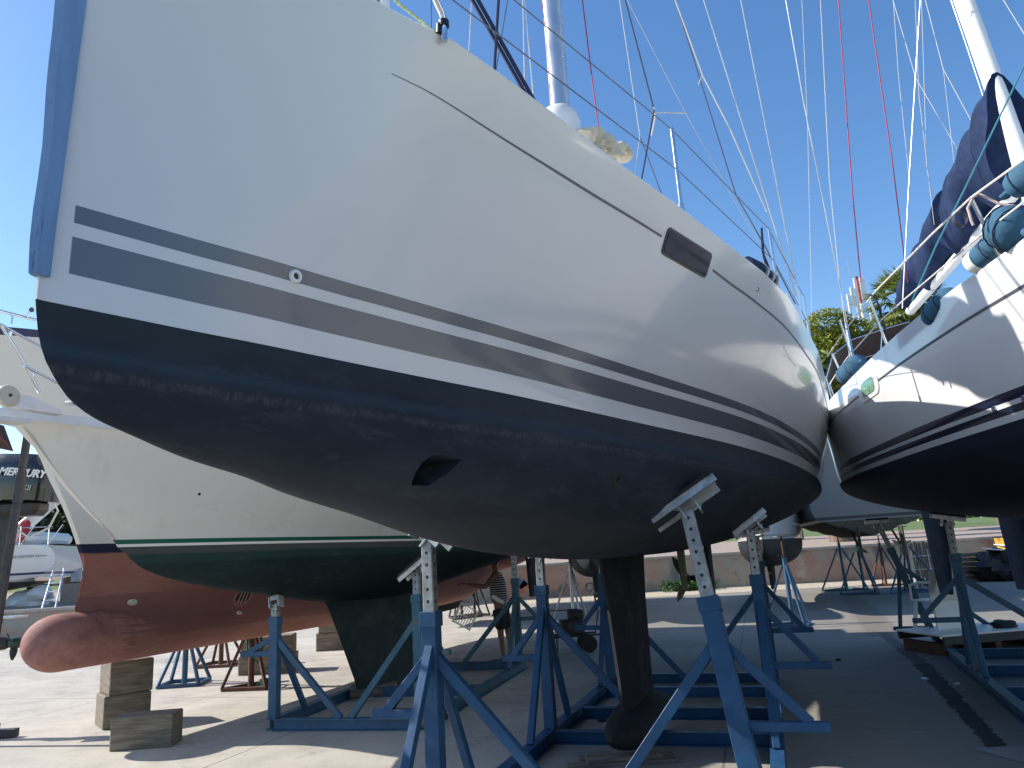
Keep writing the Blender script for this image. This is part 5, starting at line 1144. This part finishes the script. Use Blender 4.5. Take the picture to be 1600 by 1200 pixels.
# ------------------------------------------------------------------ yard clutter
ch = thing('plastic_chair', 'white plastic garden chair with its back to the camera, standing on the low platform', 'chair', (at(1472, 975, 11.3).x, 11.3, .285), R(12))
vs = []; fs = []
for i in range(9):
    u = i/8; z = .40+.52*u; hw = (.25-.02*u-.11*max(0, u-.55)**1.3*2.6); 
    for k in range(7): t_ = k/6*2-1; vs.append((hw*t_, -.20-.07*u+.05*t_*t_, z+(-.03*t_*t_ if u > .9 else 0)))
for i in range(8):
    for k in range(6): q_ = i*7+k; fs.append((q_, q_+1, q_+8, q_+7))
n = len(vs); vs2 = [(x, y+.015, z) for x, y, z in vs]
MB().add(vs+vs2, fs+[tuple(n+i for i in f) for f in fs]).build('backrest', m_whiteplastic, ch, True)
MB().box((0, .02, .40), (.50, .46, .03), None, .012).build('seat', m_whiteplastic, ch)
for sx in (-1, 1):
    for sy in (-1, 1): MB().bar((sx*.20, .02+sy*.18, .39), (sx*.25, .02+sy*.24, 0), .05, .03).build('leg', m_whiteplastic, ch)
    MB().tube([(sx*.25, -.22, .66), (sx*.27, .0, .66), (sx*.26, .2, .62), (sx*.24, .24, .40)], .018, 8).build('armrest', m_whiteplastic, ch, True)
MB().add([(-.245, -.20, .39), (.245, -.20, .39), (.25, -.22, .02), (-.25, -.22, .02)], [(0, 1, 2, 3)]).build('rear_apron', m_whiteplastic, ch)
pf = thing('low_platform', 'low wooden platform with a white top carrying the plastic chair beneath the right yacht', 'platform', (at(1520, 985, 11.2).x, 11.2, 0), R(8))
MB().box((0, 0, .27), (1.7, 1.0, .03), None, .006).build('top', m_whiteplastic, pf); MB().box((0, -.48, .20), (1.66, .04, .10), None).box((0, .48, .20), (1.66, .04, .10), None).build('side_board', m_darksteel, pf)
for sx in (-.75, 0, .75): MB().box((sx, 0, .075), (.1, .9, .15), None, .005).build('bearer', m_rust, pf)
o = blob((0, 0, .05), .12, 9, 18, .3, (1.5, .8, .45)).build('black_rag', m_rubber, None, True); q = at(1567, 966, 11.0); o.location = (q.x, 11.0, .285); tag(o, 'black rag lying on the white platform top at the right', 'rag')
cx_ = thing('equipment_trolley', 'dark wheeled trolley with a small engine standing behind the blue post left of the keel', 'trolley', gxy(905, 1018), R(5))
cm = MB()
for y in (-.2, .2): cm.tube([(-.45, y, .28), (.35, y, .28), (.42, y, .6), (.38, y, .95)] if y < 0 else [(-.45, y, .28), (.35, y, .28), (.42, y, .6), (.38, y, .95)], .018, 8)
cm.tube([(.38, -.2, .95), (.38, .2, .95)], .018, 8).tube([(-.45, -.2, .28), (-.45, .2, .28)], .018, 8).tube([(-.4, -.2, .28), (-.4, -.2, .03)], .015, 6).tube([(-.4, .2, .28), (-.4, .2, .03)], .015, 6).tube([(-.45, -.2, .28), (-.5, -.2, .72), (.0, -.2, .72)], .014, 6).build('frame', m_black, cx_, True)
MB().box((-.1, 0, .42), (.42, .3, .26), None, .03).box((-.02, 0, .62), (.28, .24, .16), None, .03).lathe([(.06, 0), (.09, .01), (.09, .07), (.06, .08)], 16, axis_m((-.12, -.16, .44), (0, -1, 0))).build('engine', m_darksteel, cx_)
for y in (-.25, .25): MB().lathe([(.03, -.03), (.13, -.03), (.14, 0), (.13, .03), (.03, .03)], 22, axis_m((.15, y, .14), (0, 1, 0))).build('wheel', m_rubber, cx_, True)
wc = thing('white_crate', 'white wire crate propped against the dark stand behind the person', 'crate', (at(727, 950, 16).x, 16, .55)); ww = MB(); rot_ = Euler((0, R(30), 0)).to_matrix()
for k in range(8): ww.bar(rot_ @ Vector((-.22+.063*k, -.1, -.25)), rot_ @ Vector((-.22+.063*k, -.1, .25)), .018, .018)
for k in range(3): ww.bar(rot_ @ Vector((-.25, -.1, -.25+.25*k)), rot_ @ Vector((.25, -.1, -.25+.25*k)), .022, .022)
for sx in (-.25, .25):
    ww.bar(rot_ @ Vector((sx, -.1, -.27)), rot_ @ Vector((sx, -.1, .27)), .03, .03); ww.bar(rot_ @ Vector((sx, -.1, .25)), rot_ @ Vector((sx, .25, .25)), .02, .02); ww.bar(rot_ @ Vector((sx, -.1, -.25)), rot_ @ Vector((sx, .25, -.25)), .02, .02)
ww.build('wire_basket', m_whiteplastic, wc); MB().box(rot_ @ Vector((0, .1, -.26)), (.46, .3, .015), rot_).build('bottom', m_whiteplastic, wc); wc.scale = (.8, .8, .8)
# pallets, tarpaulin heap, yellow skip, boards in a cage
for i in range(6):
    q = at(1522, 893, 26.5); t = thing('pallet', ['lowest', 'second lowest', 'third lowest', 'third topmost', 'second topmost', 'topmost'][i]+' wooden pallet in the stack beyond the right yacht cradle', 'pallet', (q.x+.06*math.sin(i*2.3), 26.5, .16*i), R(4*math.sin(i*1.7)), 'stacked pallets')
    for y in (-.45, 0, .45): MB().box((0, y, .06), (1.5, .1, .09)).build('bearer', m_wood, t)
    for k in range(7): MB().box((-.66+.22*k, 0, .117), (.14, 1.0, .02)).build('slat', m_wood, t)
hp = thing('tarp_heap', 'black tarpaulin heap with grey boards on top, left of the yellow skip', 'heap', (at(1572, 870, 25.5).x, 25.5, 0)); blob((0, 0, .42), .85, 12, 26, .2, (1.35, .8, .68)).build('tarpaulin', mat('black_tarpaulin', (.012, .012, .014), .6, bump=.5, bscale=9), hp, True)
for k in range(3): MB().box((-.35+.4*k, -.1, 1.02+.05*k), (.6, .5, .03), Euler((.1, R(8+9*k), .2*k)).to_matrix()).build('board', m_rail, hp)
ys = thing('yellow_skip', 'yellow steel skip half cut off by the right frame edge', 'skip', (at(1600, 850, 28).x+.9, 28, 0)); MB().prism([(-1.1, .1), (1.1, .1), (1.5, 1.35), (-1.5, 1.35)], -.8, .8, Matrix.Rotation(R(90), 4, 'X')).build('body', mat('worn_yellow_paint', (.62, .38, .06), .55, var=.2, dirt=(.2, .12, .05)), ys)
MB().box((0, -.81, 1.33), (3.06, .08, .1)).box((0, .81, 1.33), (3.06, .08, .1)).build('rim', m_darksteel, ys)
bc = thing('board_cage', 'wire cage filled with upright slatted boards standing beyond the teal cradle leg', 'cage', (at(1447, 880, 24).x, 24, 0))
for k in range(9): MB().box((-.36+.09*k, .0, .72), (.06, .04, 1.35+.08*math.sin(k*2.1)), Euler((0, .05*math.sin(k*1.9), 0)).to_matrix()).build('board', m_wood, bc)
wg = MB(); [wg.bar((-.5, -.2, z), (.5, -.2, z), .02) for z in (.2, .6, 1.0)]; [wg.bar((x, -.2, 0), (x, -.2, 1.2), .025) for x in (-.5, 0, .5)]; wg.build('wire_frame', m_steel, bc)
# scattered litter
rnd = random.Random(9)
for i, (px, py, c_l, lab) in enumerate(((1495, 1070, 'w', 'white crumpled wrapper lying in the dark drain line'), (1445, 1062, 'w', 'small pale scrap in the middle of the drain line'), (1310, 1032, 'd', 'small dark stone on the concrete left of the drain line'), (940, 1128, 'd', 'little dark scrap beside the long base beam'), (830, 1033, 'w', 'white and dark litter by the left outrigger arm'))):
    q = atz(px, py, 0); o = blob((0, 0, .008), .035, 60+i, 10, .4, (1.2, .8, .35)).build('litter', m_whiteplastic if c_l == 'w' else m_rubber, None, True); o.location = (q.x, q.y, .006); tag(o, lab, 'litter', 'litter')

# ================================================================== PERSON
def person():
    P = at(785, 1035, 12.6); px_, py_ = P.x, 12.6
    t = thing('person', 'person in striped sleeveless top and dark shorts reaching left under the green hull', 'person', (px_, py_, 0))
    m_skin = mat('tanned_skin', (.20, .105, .075), .55, var=.08); m_short = mat('black_shorts', (.015, .015, .018), .85, bump=.3, bscale=20); m_hair = mat('dark_cap_and_hair', (.015, .012, .012), .7)
    ms_, nt, bs_ = nodes('striped_top'); tt = NT(nt); tc = tt.n('ShaderNodeTexCoord').outputs['Object']; sp = tt.n('ShaderNodeSeparateXYZ'); tt.l(tc, sp.inputs[0])
    k = tt.math('LESS_THAN', tt.math('FRACT', tt.math('MULTIPLY', sp.outputs[2], 28)), .32); tt.l(tt.mix(k, (.02, .02, .028), (.42, .42, .43)), bs_.inputs['Base Color']); bs_.inputs['Roughness'].default_value = .9
    def skin(name, V, E, Rr, m, parent, sub=2, root=0):
        me = bpy.data.meshes.new(name); me.from_pydata([Vector(v) for v in V], E, []); o = bpy.data.objects.new(name, me); put(o, parent)
        o.modifiers.new('s', 'SKIN'); sd = me.skin_vertices[0].data
        for i, r in enumerate(Rr): sd[i].radius = r if isinstance(r, tuple) else (r, r); sd[i].use_root = (i == root)
        o.modifiers.new('u', 'SUBSURF').levels = sub; o.modifiers['u'].render_levels = sub
        bpy.context.view_layer.update(); me2 = bpy.data.meshes.new_from_object(o.evaluated_get(bpy.context.evaluated_depsgraph_get()))
        o.modifiers.clear(); o.data = me2; me2.materials.clear(); me2.materials.append(m); me2.polygons.foreach_set('use_smooth', [True]*len(me2.polygons)); return o
    V = [(0, 0, .92), (.0, 0, 1.10), (-.02, 0, 1.32), (-.03, 0, 1.43), (-.04, -.01, 1.50), (-.05, -.02, 1.60),          # pelvis .. head
         (-.06, -.14, 1.37), (-.20, -.20, 1.22), (-.42, -.20, 1.26), (-.50, -.20, 1.28),                          # near arm reaching left
         (.03, .16, 1.37), (.10, .20, 1.10), (.0, .18, .90), (-.04, .17, .83),                              # far arm hanging
         (.0, -.09, .86), (.0, -.10, .48), (.03, -.10, .09), (-.12, -.11, .045),
         (.06, .09, .86), (.12, .10, .48), (.16, .10, .09), (.02, .10, .045)]
    E = [(0, 1), (1, 2), (2, 3), (3, 4), (4, 5), (2, 6), (6, 7), (7, 8), (8, 9), (2, 10), (10, 11), (11, 12), (12, 13), (0, 14), (14, 15), (15, 16), (16, 17), (0, 18), (18, 19), (19, 20), (20, 21)]
    Rr = [(.12, .13), (.11, .13), (.11, .15), (.06, .07), .052, (.085, .075), .058, .045, .034, .03, .058, .042, .034, .03, .085, .055, .038, .035, .085, .055, .038, .035]
    b_ = skin('body', V, E, Rr, m_skin, t)
    skin('striped_top', [(0, 0, .90), (.0, 0, 1.10), (-.02, 0, 1.30), (-.03, 0, 1.41)], [(0, 1), (1, 2), (2, 3)], [(.15, .165), (.15, .17), (.15, .20), (.105, .13)], ms_, b_)
    skin('shorts', [(0, 0, .95), (0, -.095, .80), (.01, -.10, .52), (.05, .095, .80), (.11, .10, .52)], [(0, 1), (1, 2), (0, 3), (3, 4)], [(.135, .15), .115, .10, .115, .10], m_short, b_)
    blob((-.045, -.02, 1.65), .098, 3, 18, .04, (1.05, .92, .9)).build('hair', m_hair, b_, True)
    for sy in (-.055, .015): MB().lathe([(.001, .004), (.011, 0), (.001, -.004)], 10, axis_m(Vector((-.130, sy, 1.615)), (-1, 0, 0))).build('eye', m_black, b_)
    MB().add([(-.128, -.02, 1.615), (-.155, -.02, 1.58), (-.13, -.035, 1.578), (-.13, -.005, 1.578)], [(0, 1, 2), (0, 3, 1), (1, 3, 2)]).build('nose', m_skin, b_, True)
    MB().box((-.130, -.02, 1.555), (.008, .045, .008), None, .003).build('mouth', mat('lips', (.22, .08, .07), .6), b_)
    for sy in (-.105, .065): blob((-.035, sy, 1.60), .022, 4, 10, .1, (.8, .4, 1.3)).build('ear', m_skin, b_, True)
    def hand(p, d, down):
        d = Vector(d).normalized(); dn = Vector(down).normalized(); sd = d.cross(dn); p = Vector(p); V = [p, p+d*.05, p+d*.085]; E = [(0, 1), (1, 2)]; Rr = [.027, (.034, .016), (.034, .014)]
        h = skin('hand', V, E, Rr, m_skin, b_)
        f = []
        for k, (o_, L_) in enumerate(((-.03, .062), (-.010, .075), (.010, .07), (.03, .055))): q = p+d*.085+sd*o_; skin('finger', [q-d*.02, q+d*L_*.5+dn*.004, q+d*L_*.8+dn*.018, q+d*L_+dn*.035], [(0, 1), (1, 2), (2, 3)], [.0095, .009, .008, .007], m_skin, h, 1)
        q = p+d*.03-sd*.03; skin('thumb', [q+sd*.01, q-sd*.018+d*.02, q-sd*.02+d*.05], [(0, 1), (1, 2)], [.012, .010, .008], m_skin, h, 1)
    hand((-.50, -.20, 1.28), (-1, 0, .12), (0, 0, -1)); hand((-.04, .17, .83), (-.3, 0, -1), (-1, 0, .2))
    for x, y in ((-.02, -.10), (.12, .10)): MB().box((x-.03, y, .05), (.27, .10, .085), None, .03).build('shoe', mat('dark_trainers', (.04, .035, .035), .7), b_)
    # paint roller held in the far hand
    return t
person()
rl = thing('paint_roller', 'small paint roller with pale sleeve held by the person in the striped top', 'paint roller', at(778, 938, 12.45)); MB().tube([(-.09, 0, .07), (.09, 0, -.05)], .033, 14).build('sleeve', m_whiteplastic, rl, True); MB().tube([(.09, 0, -.05), (.14, 0, -.02), (.12, 0, -.10), (.06, 0, -.16)], .006, 6).build('handle', m_steel, rl, True)

# ================================================================== LIGHT
SUN_AZ, SUN_EL = -78, 36          # degrees from straight ahead (+Y), clockwise positive
w = bpy.data.worlds.new('World'); S.world = w; w.use_nodes = True; nt = w.node_tree; bg = nt.nodes['Background']
sky = nt.nodes.new('ShaderNodeTexSky'); sky.sky_type = 'NISHITA'; sky.sun_disc = False; sky.sun_elevation = R(SUN_EL); sky.sun_rotation = R(SUN_AZ)
sky.air_density = 1.0; sky.dust_density = .4; sky.ozone_density = 1.2; sky.altitude = 0
hs = nt.nodes.new('ShaderNodeHueSaturation'); hs.inputs['Hue'].default_value = .503; hs.inputs['Saturation'].default_value = 1.25; nt.links.new(sky.outputs[0], hs.inputs['Color']); nt.links.new(hs.outputs[0], bg.inputs[0]); bg.inputs[1].default_value = .145
sl = bpy.data.lights.new('sun', 'SUN'); sl.energy = 5.0; sl.angle = R(.53); sl.color = (1, .94, .85); so = bpy.data.objects.new('sun', sl); COL.objects.link(so)
sv = Vector((math.sin(R(SUN_AZ))*math.cos(R(SUN_EL)), math.cos(R(SUN_AZ))*math.cos(R(SUN_EL)), math.sin(R(SUN_EL))))
so.rotation_euler = sv.to_track_quat('Z', 'Y').to_euler(); so.location = (-20, 5, 30)
S.view_settings.view_transform = 'Standard'; S.view_settings.look = 'None'; S.view_settings.exposure = .62; S.view_settings.gamma = 1
